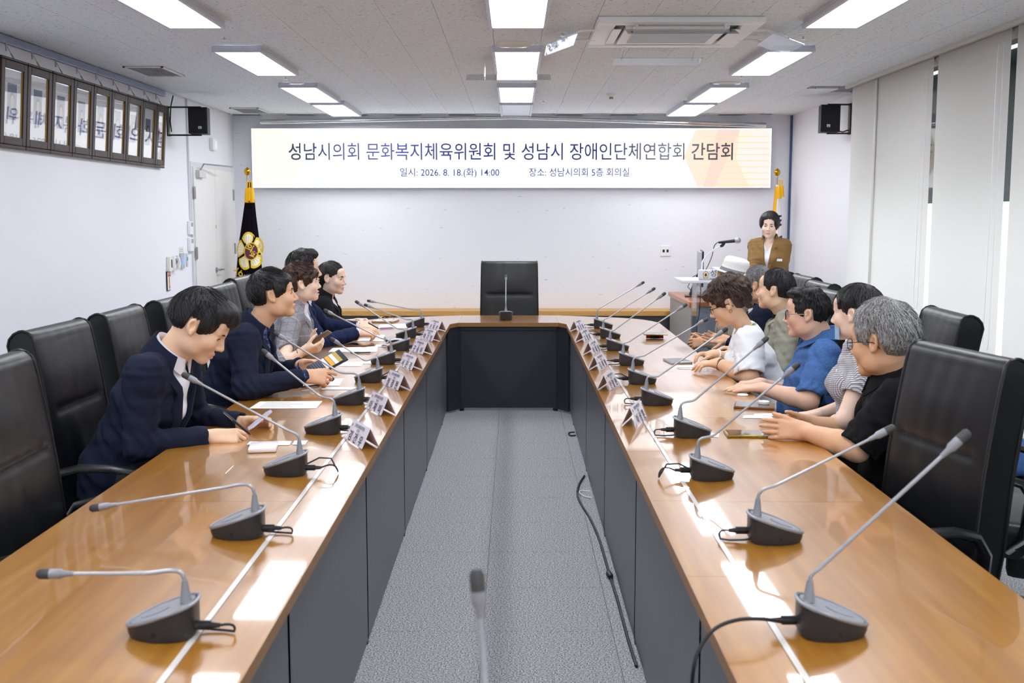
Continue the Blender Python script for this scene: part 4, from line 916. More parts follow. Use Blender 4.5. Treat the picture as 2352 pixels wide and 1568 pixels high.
# ================================================================== FLAGS
def flag(px, py_ball, y, prof, m, lab, fold, sub=None, x_off=0):
    """prof: rows (py, px_left, px_right) of the draped cloth"""
    b_ = P(px, py_ball, y=y); o = thing('flag', lab, 'flag', (b_.x, y, 0), 0, 'flags in the corners')
    MB().tube([(0, 0, .1), (0, 0, b_.z-.05)], .012, 10).build('pole', STEEL, o, True)
    MB().lathe([(.004, -.06), (.012, -.05), (.010, -.04), (.024, -.03), (.036, 0), (.03, .024), (.012, .038), (.004, .046)], (0, 0, b_.z), 18).build('finial', GOLD, o, True)
    MB().lathe([(.16, 0), (.16, .03), (.05, .06), (.02, .14)], n=24).build('stand_base', GOLD, o, True)
    zs = []; xl = []; xr = []
    for (py, a, c) in prof:
        q = P(a, py, y=y-.06); r = P(c, py, y=y-.06); zs.append(q.z); xl.append(q.x-b_.x); xr.append(r.x-b_.x)
    zs = np.array(zs[::-1]); xl = np.array(xl[::-1]); xr = np.array(xr[::-1])
    def surf(x, z, off=0):
        l, r = float(np.interp(z, zs, xl)), float(np.interp(z, zs, xr)); u = (x-l)/max(r-l, 1e-5)
        wd = r-l
        return -.02-.35*wd*math.sin(math.pi*min(max(u, 0), 1))**.7-fold*wd*math.sin(u*17)-off
    zt, zb = float(zs.max()), float(zs.min())
    def f(u, v):
        z = zb+(zt-zb)*v; l, r = float(np.interp(z, zs, xl)), float(np.interp(z, zs, xr)); x = l+(r-l)*u
        return Vector((x, surf(x, z), z))
    def g(u, v):
        z = zb+(zt-zb)*v; l, r = float(np.interp(z, zs, xl)), float(np.interp(z, zs, xr)); x = l+(r-l)*u
        return Vector((x, .02+.25*(r-l)*math.sin(math.pi*u), z))
    c_ = MB().grid(f, 41, 40); c_.grid(g, 41, 40); cl = c_.build('cloth', m, o, True, 80)
    return o, cl, surf, b_
def drape(poly_mesh_obj, surf, off):
    for v in poly_mesh_obj.data.vertices: v.co.y = surf(v.co.x, v.co.z, off+(-v.co.y if False else 0))
YEL = mat('flag gold thread', 'E8C62C', .5); PETW = mat('flag petal white', 'F3EEDC', .6); MAR = mat('flag maroon', '5A1638', .6); BLV = mat('black violet velvet', '0E0710', .9, spec=.1)
yf = 11.75
fo, cl, surf, fb = flag(568, 394, yf, [(418, 566, 574), (450, 562, 580), (500, 555, 585), (560, 546, 593), (620, 541, 598), (680, 536, 602), (760, 532, 604), (850, 533, 602)], BLV, 'black council flag with gold emblem furled beside the door', .03)
def onflag(poly, m, off, par, name, surf=surf, y=yf, fbv=fb):
    """poly in pixels"""
    q = []
    n = len(poly)
    for i in range(n):
        a, c = poly[i], poly[(i+1) % n]
        for t in (0, .5): q.append((a[0]+(c[0]-a[0])*t, a[1]+(c[1]-a[1])*t))
    w3 = [P(x, yy, y=y-.07)-Vector((fbv.x, y, 0)) for x, yy in q]; cx = sum(v.x for v in w3)/len(w3); cz = sum(v.z for v in w3)/len(w3)
    vs = [Vector((cx, surf(cx, cz, off), cz))]; k = len(w3)
    for s in (.34, .67, 1):
        for v in w3:
            x, z = cx+(v.x-cx)*s, cz+(v.z-cz)*s; vs.append(Vector((x, surf(x, z, off), z)))
    fs = [(0, 1+i, 1+(i+1) % k) for i in range(k)]+[(1+r*k+i, 1+r*k+(i+1) % k, 1+(r+1)*k+(i+1) % k, 1+(r+1)*k+i) for r in range(2) for i in range(k)]
    return MB().add(vs, fs).build(name, m, par, True)
ecx, ecy = 573, 577
def petal(a, r0, r1, hw, n=9):
    out = []
    for i in range(n):
        t = -1+2*i/(n-1); rr = r1*(1-.16*t*t); out.append((ecx+(rr*math.cos(a+hw*t))*.72, ecy+rr*math.sin(a+hw*t)))
    return [(ecx+r0*.72*math.cos(a+hw*.7), ecy+r0*math.sin(a+hw*.7)), (ecx+r0*.72*math.cos(a-hw*.7), ecy+r0*math.sin(a-hw*.7))]+out
for k in range(5):
    a = -math.pi/2-.12+k*2*math.pi/5
    onflag(petal(a, 14, 45, .58), YEL, .003, cl, 'petal_border'); pe = onflag(petal(a, 19, 40, .46), PETW, .0055, cl, 'petal')
    for j in (-.3, -.1, .1, .3):
        onflag([(ecx+20*.72*math.cos(a+j*.9-.02), ecy+20*math.sin(a+j*.9-.02)), (ecx+20*.72*math.cos(a+j*.9+.02), ecy+20*math.sin(a+j*.9+.02)), (ecx+35*.72*math.cos(a+j+.02), ecy+35*math.sin(a+j+.02)), (ecx+35*.72*math.cos(a+j-.02), ecy+35*math.sin(a+j-.02))], YEL, .0075, cl, 'petal_vein')
cir = lambda r: [(578+r*.72*math.cos(t*.3927), 577+r*math.sin(t*.3927)) for t in range(16)]
onflag(cir(21), YEL, .008, cl, 'disc_border'); onflag(cir(18.5), MAR, .010, cl, 'disc')
def ftext(s, px, py, size, rot, off):
    p_ = P(px, py, y=yf-.07)-Vector((fb.x, yf, 0)); R = Matrix.Rotation(rot, 4, 'Y')
    M = Matrix.Translation(p_) @ R @ frame_of((0, 0, 0), (1, 0, 0), (0, 0, 1)); t = text(s, size, M, YEL, 'embroidered_lettering', cl, ext=0, bold=.002)
    for v in t.data.vertices: v.co.y = surf(v.co.x, v.co.z, off)
ftext('의', 575, 570, .085, .5, .013); ftext('회', 583, 586, .085, .5, .013); ftext('시', 543, 625, .11, .75, .005); ftext('의', 552, 635, .11, .75, .005); ftext('회', 564, 655, .11, .75, .005)
TAS = mat('tassel yellow', 'F2B705', .7, bump=(300, .5), stretch=(8, 8, 1))
def tassels(o, fb, y, px, py0, py1, n=3):
    for k in range(n):
        q = P(px+(k-(n-1)/2)*5, py0, y=y-.1)-Vector((fb.x, y, 0)); r = P(px+(k-(n-1)/2)*6, py1-4*(k % 2), y=y-.1)-Vector((fb.x, y, 0))
        MB().tube([q, q.lerp(r, .35)], .007, 6).build('cord', TAS, o, True)
        MB().tube([q.lerp(r, .35), q.lerp(r, .42), q.lerp(r, .6), r], [.012, .022, .024, .026], 10).build('tassel', TAS, o, True)
tassels(fo, fb, yf, 573, 414, 465)
FWH = mat('white flag satin', 'EFEFEA', .5, sheen=.2)
yf2 = 12.1
f2, cl2, surf2, fb2 = flag(1785, 396, yf2, [(424, 1784, 1795), (450, 1783, 1796), (490, 1778, 1797), (530, 1776, 1798), (580, 1774, 1800), (700, 1770, 1802), (800, 1770, 1802)], FWH, 'white national flag with gold fringe behind the speaking woman', .03)
kw = dict(surf=surf2, y=yf2, fbv=fb2)
onflag([(1783, 428), (1788, 428), (1783, 490), (1779, 505), (1775, 505)], TAS, .004, cl2, 'fringe', **kw)
for yy in (494, 504, 514): onflag([(1783, yy+1), (1797, yy-1), (1797.5, yy+4), (1783, yy+7)], BLACKP, .005, cl2, 'trigram_bar', **kw)
onflag([(1784, 552), (1788, 545), (1795, 541), (1799, 541), (1799.5, 565), (1786, 565)], mat('flag blue', '26228C', .6), .005, cl2, 'blue_swirl', **kw)
onflag([(1787, 553), (1792, 546), (1799, 543), (1799.5, 568), (1790, 566)], mat('flag red', 'B0122A', .6), .008, cl2, 'red_swirl', **kw)
tassels(f2, fb2, yf2, 1793, 413, 456, 2)
# blue bag by the window
q = P(2326, 1040, x=3.09)
bo = thing('blue_bag', 'blue cloth bag on the floor by the bright window', 'bag', (3.09, q.y, 0))
MB().box((0, 0, .2), (.22, .32, .38), .07, seg=4).build('bag_body', mat('blue denim cloth', '4E77B8', .8, noise=(30, .2), bump=(60, .4)), bo, True)
MB().tube([(0, -.1, .38), (0, -.07, .52), (0, .07, .52), (0, .1, .38)], .012, 8).build('handle', mat('blue denim cloth', '4E77B8'), bo, True)
# ================================================================== PEOPLE
V = lambda *a: np.array(a, dtype=np.float64)
def unit(v): v = np.asarray(v, float); return v/np.linalg.norm(v)
def W(px, py, D): return np.array(P(px, py, y=D)[:])
class Field:
    def __init__(s, lo, hi, h):
        s.lo = np.asarray(lo, float); s.h = h; n = np.ceil((np.asarray(hi)-s.lo)/h).astype(int)+1; s.n = n
        s.d = np.full(n, .06, np.float32); s.ax = [(s.lo[i]+h*np.arange(n[i])).astype(np.float32) for i in range(3)]
    def blk(s, lo, hi):
        a = np.maximum(np.floor((np.asarray(lo)-s.lo)/s.h).astype(int), 0); b = np.minimum(np.ceil((np.asarray(hi)-s.lo)/s.h).astype(int)+1, s.n)
        if (b <= a).any(): return None
        sl = tuple(slice(a[i], b[i]) for i in range(3))
        return sl, np.stack(np.meshgrid(*[s.ax[i][sl[i]] for i in range(3)], indexing='ij'), -1)
    def put(s, sl, v, k, mode):
        a = s.d[sl]
        if mode < 0: a2, v2 = -a, v
        else: a2, v2 = a, v
        if k > 0:
            hh = np.maximum(k-np.abs(a2-v2), 0)/k; r = np.minimum(a2, v2)-hh*hh*k*.25
        else: r = np.minimum(a2, v2)
        s.d[sl] = r if mode > 0 else -r
    def cone(s, a, b, ra, rb, k=.01, mode=1):
        a = np.asarray(a, float); b = np.asarray(b, float); R = max(ra, rb)+k+.03
        q = s.blk(np.minimum(a, b)-R, np.maximum(a, b)+R)
        if q is None: return s
        sl, X = q; ba = (b-a).astype(np.float32); pa = X-a.astype(np.float32); t = np.clip(pa@ba/max(ba@ba, 1e-9), 0, 1)
        d = np.sqrt(((pa-t[..., None]*ba)**2).sum(-1))-(ra+(rb-ra)*t); s.put(sl, d, k, mode); return s
    def ell(s, c, r, k=.01, mode=1, R=None):
        c = np.asarray(c, float); r = np.asarray(r, float); m = r.max()+k+.03; q = s.blk(c-m, c+m)
        if q is None: return s
        sl, X = q; p = X-c.astype(np.float32)
        if R is not None: p = p@np.asarray(R, np.float32).T
        k0 = np.sqrt(((p/r)**2).sum(-1)); k1 = np.sqrt(((p/(r*r))**2).sum(-1))+1e-6; s.put(sl, (k0*(k0-1)/k1).astype(np.float32), k, mode); return s
    def econe(s, a, b, ra, rb, Sx, Fx, k=.03, mode=1, cap=0):
        """elliptic cone a->b; ra, rb = (lateral, depth)"""
        a = np.asarray(a, float); b = np.asarray(b, float); R = max(max(ra), max(rb))+k+.03
        q = s.blk(np.minimum(a, b)-R, np.maximum(a, b)+R)
        if q is None: return s
        sl, X = q; ba = (b-a); L = np.linalg.norm(ba); u = (ba/max(L, 1e-9)).astype(np.float32); pa = X-a.astype(np.float32)
        al = pa@u; t = np.clip(al/max(L, 1e-9), 0, 1); over = al-t*L
        A = ra[0]+(rb[0]-ra[0])*t; B = ra[1]+(rb[1]-ra[1])*t; rest = pa-(t*L)[..., None]*u
        x = rest@Sx.astype(np.float32); y = rest@Fx.astype(np.float32)
        q_ = np.sqrt((x/A)**2+(y/B)**2+(over/(cap or 1)/(1 if cap else .5*(A+B)))**2); s.put(sl, ((q_-1)*np.minimum(A, B)).astype(np.float32), k, mode); return s
    def mesh(s):
        d = s.d; sg = d < 0; n = d.shape
        c = np.zeros((n[0]-1, n[1]-1, n[2]-1), np.uint8)
        for i in (0, 1):
            for j in (0, 1):
                for k in (0, 1): c += sg[i:n[0]-1+i, j:n[1]-1+j, k:n[2]-1+k]
        act = (c > 0) & (c < 8); idx = np.argwhere(act)
        if len(idx) == 0: return np.zeros((0, 3)), np.zeros((0, 4), int)
        acc = np.zeros((len(idx), 3)); cnt = np.zeros(len(idx))
        co = [(i, j, k) for i in (0, 1) for j in (0, 1) for k in (0, 1)]
        val = [d[idx[:, 0]+o[0], idx[:, 1]+o[1], idx[:, 2]+o[2]] for o in co]
        for a in range(8):
            for b in range(a+1, 8):
                if sum(abs(co[a][t]-co[b][t]) for t in range(3)) != 1: continue
                m = (val[a] < 0) != (val[b] < 0)
                t = np.where(m, val[a]/np.where(m, val[a]-val[b], 1), 0)
                for x in range(3): acc[:, x] += np.where(m, co[a][x]+t*(co[b][x]-co[a][x]), 0)
                cnt += m
        v = s.lo+(idx+acc/cnt[:, None])*s.h
        num = np.full(act.shape, -1, np.int64); num[act] = np.arange(len(idx)); F = []
        for ax in range(3):
            o1, o2 = [(1, 2), (2, 0), (0, 1)][ax]
            a = [slice(1, -1)]*3; b = [slice(1, -1)]*3; a[ax] = slice(0, -1); b[ax] = slice(1, None)
            s0, s1 = sg[tuple(a)], sg[tuple(b)]; e = np.argwhere(s0 != s1)
            if len(e) == 0: continue
            fl = s0[tuple(e.T)]; base = e.copy()
            for t in range(3):
                if t != ax: base[:, t] += 1
            def g(p, q):
                z = base.copy(); z[:, o1] -= p; z[:, o2] -= q; return num[z[:, 0], z[:, 1], z[:, 2]]
            q4 = np.stack([g(0, 0), g(1, 0), g(1, 1), g(0, 1)], 1); q4[~fl] = q4[~fl][:, ::-1]; F.append(q4)
        F = np.concatenate(F); F = F[(F >= 0).all(1)]
        return v, F
def obj_from(name, parts, m, parent=None, tint=None):
    vs = []; fs = []; o = 0
    for v, f in parts:
        vs.append(v); fs.append(f+o); o += len(v)
    v = np.concatenate(vs); f = np.concatenate(fs)
    me = bpy.data.meshes.new(name); me.vertices.add(len(v)); me.vertices.foreach_set('co', v.astype(np.float32).ravel())
    me.loops.add(len(f)*4); me.loops.foreach_set('vertex_index', f.astype(np.int32).ravel())
    me.polygons.add(len(f)); me.polygons.foreach_set('loop_start', np.arange(0, len(f)*4, 4, dtype=np.int32)); me.polygons.foreach_set('loop_total', np.full(len(f), 4, np.int32))
    me.polygons.foreach_set('use_smooth', np.ones(len(f), bool)); me.update(calc_edges=True); me.materials.append(m)
    if tint is not None:
        at = me.color_attributes.new('tint', 'FLOAT_COLOR', 'POINT'); at.data.foreach_set('color', tint.astype(np.float32).ravel())
    return link(name, me, parent)
def relax(v, f, it=1, lam=.5):
    for _ in range(it):
        acc = np.zeros_like(v); cnt = np.zeros(len(v))
        for a, b in ((0, 1), (1, 2), (2, 3), (3, 0)):
            np.add.at(acc, f[:, a], v[f[:, b]]); np.add.at(cnt, f[:, a], 1); np.add.at(acc, f[:, b], v[f[:, a]]); np.add.at(cnt, f[:, b], 1)
        v = v+(acc/np.maximum(cnt, 1)[:, None]-v)*lam
    return v
def skin_mat(name, col):
    m = mat(name, col, .48, spec=.4, bump=(420, .08, .0006))
    nt = m.node_tree; b = nt.nodes['Principled BSDF']
    a = N(m, 'ShaderNodeAttribute', attribute_name='tint'); mx = N(m, 'ShaderNodeMix', data_type='RGBA', blend_type='MULTIPLY'); mx.inputs[0].default_value = 1
    n = N(m, 'ShaderNodeTexNoise'); n.inputs['Scale'].default_value = 26; n.inputs['Detail'].default_value = 3; r = N(m, 'ShaderNodeValToRGB')
    c = lin(col); r.color_ramp.elements[0].color = (c[0]*.93, c[1]*.88, c[2]*.86, 1); r.color_ramp.elements[1].color = (min(1, c[0]*1.05), c[1]*1.06, c[2]*1.06, 1)
    tc = N(m, 'ShaderNodeTexCoord'); nt.links.new(tc.outputs['Object'], n.inputs[0]); nt.links.new(n.outputs[0], r.inputs[0])
    nt.links.new(r.outputs[0], mx.inputs['A']); nt.links.new(a.outputs['Color'], mx.inputs['B']); nt.links.new(mx.outputs['Result'], b.inputs['Base Color'])
    pass
    return m
def hair_mat(name, c1, c2, rough=.46):
    if name in MATS: return MATS[name]
    m = mat(name, c1, rough, spec=.5); nt = m.node_tree; b = nt.nodes['Principled BSDF']
    a = N(m, 'ShaderNodeTexCoord'); mp = N(m, 'ShaderNodeMapping'); mp.inputs['Scale'].default_value = (90, 90, 14); nt.links.new(a.outputs['Object'], mp.inputs[0])
    n = N(m, 'ShaderNodeTexNoise'); n.inputs['Scale'].default_value = 3; n.inputs['Detail'].default_value = 4; nt.links.new(mp.outputs[0], n.inputs[0]); r = N(m, 'ShaderNodeValToRGB')
    r.color_ramp.elements[0].color = (*lin(c1), 1); r.color_ramp.elements[0].position = .35; r.color_ramp.elements[1].color = (*lin(c2), 1); r.color_ramp.elements[1].position = .68
    nt.links.new(n.outputs[0], r.inputs[0]); nt.links.new(r.outputs[0], b.inputs['Base Color'])
    bp = N(m, 'ShaderNodeBump'); bp.inputs['Strength'].default_value = .5; bp.inputs['Distance'].default_value = .003; nt.links.new(n.outputs[0], bp.inputs['Height']); nt.links.new(bp.outputs[0], b.inputs['Normal'])
    return m
EYEW = mat('eye white', 'E9E4E0', .15); EYED = mat('dark iris', '1D120D', .1, coat=1); 
def wob(X, f=55, seed=0):
    a, b, c = X[..., 0], X[..., 1], X[..., 2]
    return (np.sin(f*(a+.7*c)+seed)*np.sin(f*.83*(b-.5*c)+1.7*seed)+.6*np.sin(f*1.7*(c+.3*a-.2*b)+2.3*seed)*np.sin(f*.6*(a-b)+seed))
def ik(S, Wt, l1, l2, hint):
    d = Wt-S; L = np.linalg.norm(d)
    if L > (l1+l2)*.985: k = L/((l1+l2)*.985); l1 *= k; l2 *= k
    u = d/L; x = (l1*l1-l2*l2+L*L)/(2*L); h = math.sqrt(max(l1*l1-x*x, 1e-6)); hv = hint-u*(hint@u); hv = unit(hv)
    return S+u*x+hv*h
def hand_geom(fld, Wr, d, n, right, sc=1.0, curl=(.35, .45, .3), curls=None, thumb=(.7, .2), spread=1.0):
    """palm + five fingers; returns finger tips"""
    d = unit(d); n = unit(n-d*(n@d)); t = np.cross(d, n) if right else np.cross(n, d)
    L = lambda a, b, c: Wr+(d*a+t*b+n*c)*sc
    for off in (-.026, -.009, .009, .026):
        fld.cone(L(.012, off*.75, 0), L(.088, off*1.02, -.002), .015*sc, .0125*sc, .012)
    fld.cone(L(.015, .022, .008), L(.055, .034, .012), .016*sc, .013*sc, .012)
    tips = []
    spec = [(.030, .090, .070), (.0095, .094, .078), (-.0115, .090, .072), (-.031, .082, .056)]
    for i, (off, ln, fl) in enumerate(spec):
        c = curls[i] if curls else curl; p = L(ln, off, -.002); ang = 0; dd = d+t*(off*2.2*spread); dd = unit(dd)
        for j, (fr, r0, r1) in enumerate(((.44, .0098, .0088), (.31, .0088, .0082), (.25, .0080, .0064))):
            ang += c[j]; v = dd*math.cos(ang)+n*math.sin(ang); q = p+v*fl*fr*sc; fld.cone(p, q, r0*sc, r1*sc, .0035); p = q
        tips.append(p)
    tv = unit(t*math.sin(thumb[0])+d*math.cos(thumb[0])+n*thumb[1]); p = L(.030, .030, .010)
    for fr, r0, r1, b in ((.040, .0125, .0105, 0), (.032, .0105, .0092, .25), (.024, .0092, .0070, .45)):
        v = unit(tv*math.cos(b)+(d*.8+n*.5)*math.sin(b)); q = p+v*fr*sc; fld.cone(p, q, r0*sc, r1*sc, .005); p = q
    tips.append(p); return tips
HEADH = .0034
def make_head(R, c, sc, sp, O, U, Sx, Fx):
    """R: 3x3 columns (right, forward, up) of the head; mesh built in head space"""
    g = Field((-.13, -.135, -.30), (.13, .14, .14), HEADH)
    fem = sp.get('female', False); jw = sp.get('jaw', 1.0)*(.93 if fem else 1)
    g.ell((0, -.014, .028), (.0765, .098, .094), .01)
    g.ell((0, .022, -.035), (.061*jw, .074, .080), .03)
    g.ell((0, .070, -.100), (.026*jw, .022, .020), .03)
    for s in (-1, 1):
        g.ell((s*.048*jw, .012, -.068), (.020, .034, .030), .03)
        g.ell((s*.036, .062, -.028), (.028, .026, .026), .025)
        g.cone((s*.012, .092, .020), (s*.040, .078, .021), .009, .008, .014)
    g.ell((0, .078, .055), (.05, .02, .03), .03)
    for s in (-1, 1): g.ell((s*.0325, .104, .000), (.020, .016, .011), .012, -1)
    for s in (-1, 1): g.ell((s*.0325, .0765, -.001), (.0170, .0155, .0145), .006)
    g.cone((0, .092, .012), (0, .112, -.030), .0075, .0105, .012); g.ell((0, .112, -.034), (.0115, .0095, .0085), .006)
    for s in (-1, 1): g.ell((s*.0125, .100, -.038), (.0085, .010, .0075), .006)
    mo = sp.get('mouth', .0); sm = .0035 if mo > .001 else .0
    g.cone((-.021, .086, -.066+sm), (0, .0955, -.0645), .0052, .0066, .006); g.cone((.021, .086, -.066+sm), (0, .0955, -.0645), .0052, .0066, .006)
    g.cone((-.016, .086, -.0745-mo), (0, .0935, -.077-mo), .0055, .0075, .006); g.cone((.016, .086, -.0745-mo), (0, .0935, -.077-mo), .0055, .0075, .006)
    g.ell((0, .098, -.0705-mo*.5), (.021, .008, .0016+mo*.55), .002, -1)
    for s in (-1, 1): g.ell((s*.0325, .0935, -.0015), (.0150, .012, .0056), .0022, -1)          # eyelid slits
    ek = sp.get('ear', 1.0)
    for s in (-1, 1):
        a = .22
        Re = np.array([[1, 0, 0], [0, math.cos(a), math.sin(a)], [0, -math.sin(a), math.cos(a)]])@np.array([[math.cos(.35*s), math.sin(.35*s), 0], [-math.sin(.35*s), math.cos(.35*s), 0], [0, 0, 1]])
        g.ell((s*.080, -.014, .002), (.0085, .0185*ek, .0325*ek), .005, 1, Re)
        g.ell((s*.0895, -.009, .005), (.0115, .0115, .0215), .002, -1, Re); g.cone((s*.079, -.003, -.012), (s*.081, -.004, -.024), .007, .0075, .006); g.ell((s*.082, -.001, -.004), (.005, .006, .009), .005, 1)
    inv = R.T; loc = lambda p: inv@(np.asarray(p)-c)/sc
    nr = (.049 if fem else .057)*sp.get('neck', 1)
    o = loc(O); up = inv@U
    g.econe((0, -.022, -.045), o-up*.02, (nr*.96, nr*1.0), (nr*1.0, nr*1.0), inv@Sx, inv@Fx, .022)
    g.econe(o-up*.075, o-up*.18, (.075, .052), (.14, .085), inv@Sx, inv@Fx, .03, cap=.045)
    v, f = g.mesh(); v = relax(v, f, 1, .35)
    # colour of lips, brows area, cheeks, plus shade between the lips painted in
    t = np.ones((len(v), 4)); lip = np.exp(-((v[:, 0]/.021)**4+((v[:, 1]-.094)/.012)**2+((v[:, 2]+.0705+mo*.5)/(.0085+mo*.5))**4))
    lc = sp.get('lip', (.80, .55, .55)); t[:, :3] = 1-lip[:, None]*(1-np.array(lc)); ch = np.exp(-(((np.abs(v[:, 0])-.045)/.03)**2+((v[:, 2]+.03)/.03)**2+((v[:, 1]-.06)/.05)**2))*.35
    t[:, 1] *= 1-.10*ch; t[:, 2] *= 1-.12*ch
    mt = np.exp(-((v[:, 0]/.017)**4+((v[:, 2]+.0705+mo*.5)/(.0018+mo*.5))**2+((v[:, 1]-.088)/.008)**2)); t[:, :3] *= (1-.55*mt)[:, None]
    return (v*sc)@R.T+c, f, t
def hair_obj(sp, R, c, sc, root, m):
    h = sp['hair']; ts, tbk, tt = h.get('t', (.010, .014, .022)); zf = h.get('front', .075); nape = h.get('nape', -.085); side = h.get('side', -.02); fy = h.get('fy', .0)
    lo = np.array((-.15, -.19, -.27 if h.get('long') else -.14)); hi = np.array((.15, .16, .22))
    g = Field(lo, hi, .0038); X = np.stack(np.meshgrid(*g.ax, indexing='ij'), -1); rad = np.array((.077+ts, .098+tbk, .094+tt)); cc = np.array((0, -.014, .028))
    LY = [-.2, -.07, -.040, -.034, .002, .010, .026, .046, .070, .2]; LZ = [nape-.012, nape, nape+.030, .034, .034, side, side+.004, side+.032+max(0, zf-.06)*.6, zf, zf]
    line = np.interp(X[..., 1], LY, LZ)
    phi = np.arctan2(X[..., 0], X[..., 1]+.055); rr = np.sqrt(X[..., 0]**2+(X[..., 1]+.055)**2)
    line = line-np.where(X[..., 1] > .03, np.clip((X[..., 1]-.03)/.03, 0, 1)*6.5*X[..., 0]**2, 0)+h.get('asym', 0)*X[..., 0]+.0035*np.sin(phi*41)+.002*np.sin(phi*83)
    br_ = np.array((.0785, .0995, .0955)); q = (X-cc)/br_; k0 = np.sqrt((q**2).sum(-1)); k1 = np.sqrt(((q/br_)**2).sum(-1))+1e-6; dn = q/(k0[..., None]+1e-6)
    th = dn[..., 0]**2*ts+dn[..., 1]**2*tbk+np.where(dn[..., 2] > 0, dn[..., 2]**2*tt, 0); tap = np.clip((X[..., 2]-line)/h.get('taper', .055), .04, 1)
    tap = np.where(X[..., 1] > .05, np.clip(tap*1.6, .5, 1), tap)
    g.d = (k0*(k0-1)/k1-th*tap).astype(np.float32)
    for (p, r) in h.get('extra', []): g.ell(p, r, .02)
    for (a, b, ra, rb) in h.get('tails', []): g.cone(a, b, ra, rb, .02)
    am = h.get('amp', .0024)
    g.d += (am*np.clip(tap*1.5, .1, 1)*(np.sin(29*phi+2.5*np.sin(4*phi+X[..., 2]*18)+30*rr)*.5+.5*np.sin(67*phi+3*np.sin(7*phi)-30*X[..., 2])+h.get('curl', 0)*wob(X, 95, 1.3))).astype(np.float32)
    cut = (line-X[..., 2])*.75
    if h.get('long'): cut = np.where(X[..., 1] < -.03, np.maximum((h['long']-X[..., 2]), -1), cut)
    g.d = np.maximum(g.d, cut.astype(np.float32))
    v, f = g.mesh(); o = obj_from('hair', [((v*sc)@R.T+c, f)], m, root)
    # loose locks
    rng = np.random.RandomState(h.get('seed', 3)); b = MB(); nl = int(h.get('locks', 260)*1.7); pole = unit(np.array((h.get('px', 0), -.35+h.get('py', 0), 1.0))); e1 = unit(np.cross(pole, (0, 1, 0))); e2 = np.cross(e1, pole); e2 = -e2 if e2[1] < 0 else e2
    lw = h.get('lw', .0023)
    for i in range(nl):
        ph = rng.uniform(0, 2*math.pi); t0 = rng.uniform(.05, 1.1); ln = rng.uniform(.35, .8); pts = []; rs = []
        lift = rng.uniform(-.003, .010)*h.get('lift', 1)
        for k in range(6):
            t = t0+ln*k/5; dr = pole*math.cos(t)+(e1*math.cos(ph+.12*math.sin(k))+e2*math.sin(ph+.12*math.sin(k)))*math.sin(t)
            p = cc+dr*rad; lz = float(np.interp(p[1], LY, LZ)) if not (h.get('long') and p[1] < -.03) else h['long']
            tp = min(1, max(.04, (p[2]-lz)/h.get('taper', .055))); tp = min(1, max(.5, tp*1.6)) if p[1] > .05 else tp
            p = cc+dr*(br_+(rad-br_)*tp)+dr*(lift*k/5*(.3+.7*tp)+.0003)
            if p[2] < lz-.008: break
            pts.append(p); rs.append(lw*(1-.85*(k/5)**2)*rng.uniform(.8, 1.1))
        if len(pts) < 3: continue
        rs[-1] = .0006; b.tube([tuple(R@(q*sc)+c) for q in pts], rs, 4)
    if b.v: lo_ = b.build('hair_locks', m, o, True); lo_['kind'] = 'stuff'
    return o
def strip(name, rings, m, parent):
    """closed thin band from a list of cross sections"""
    b = MB(); k = len(rings[0]); vs = [tuple(p) for r in rings for p in r]
    fs = [(j*k+i, j*k+(i+1) % k, (j+1)*k+(i+1) % k, (j+1)*k+i) for j in range(len(rings)-1) for i in range(k)]+[tuple(range(k))[::-1], tuple(range((len(rings)-1)*k, len(rings)*k))]
    return b.add(vs, fs).build(name, m, parent, True, 60)
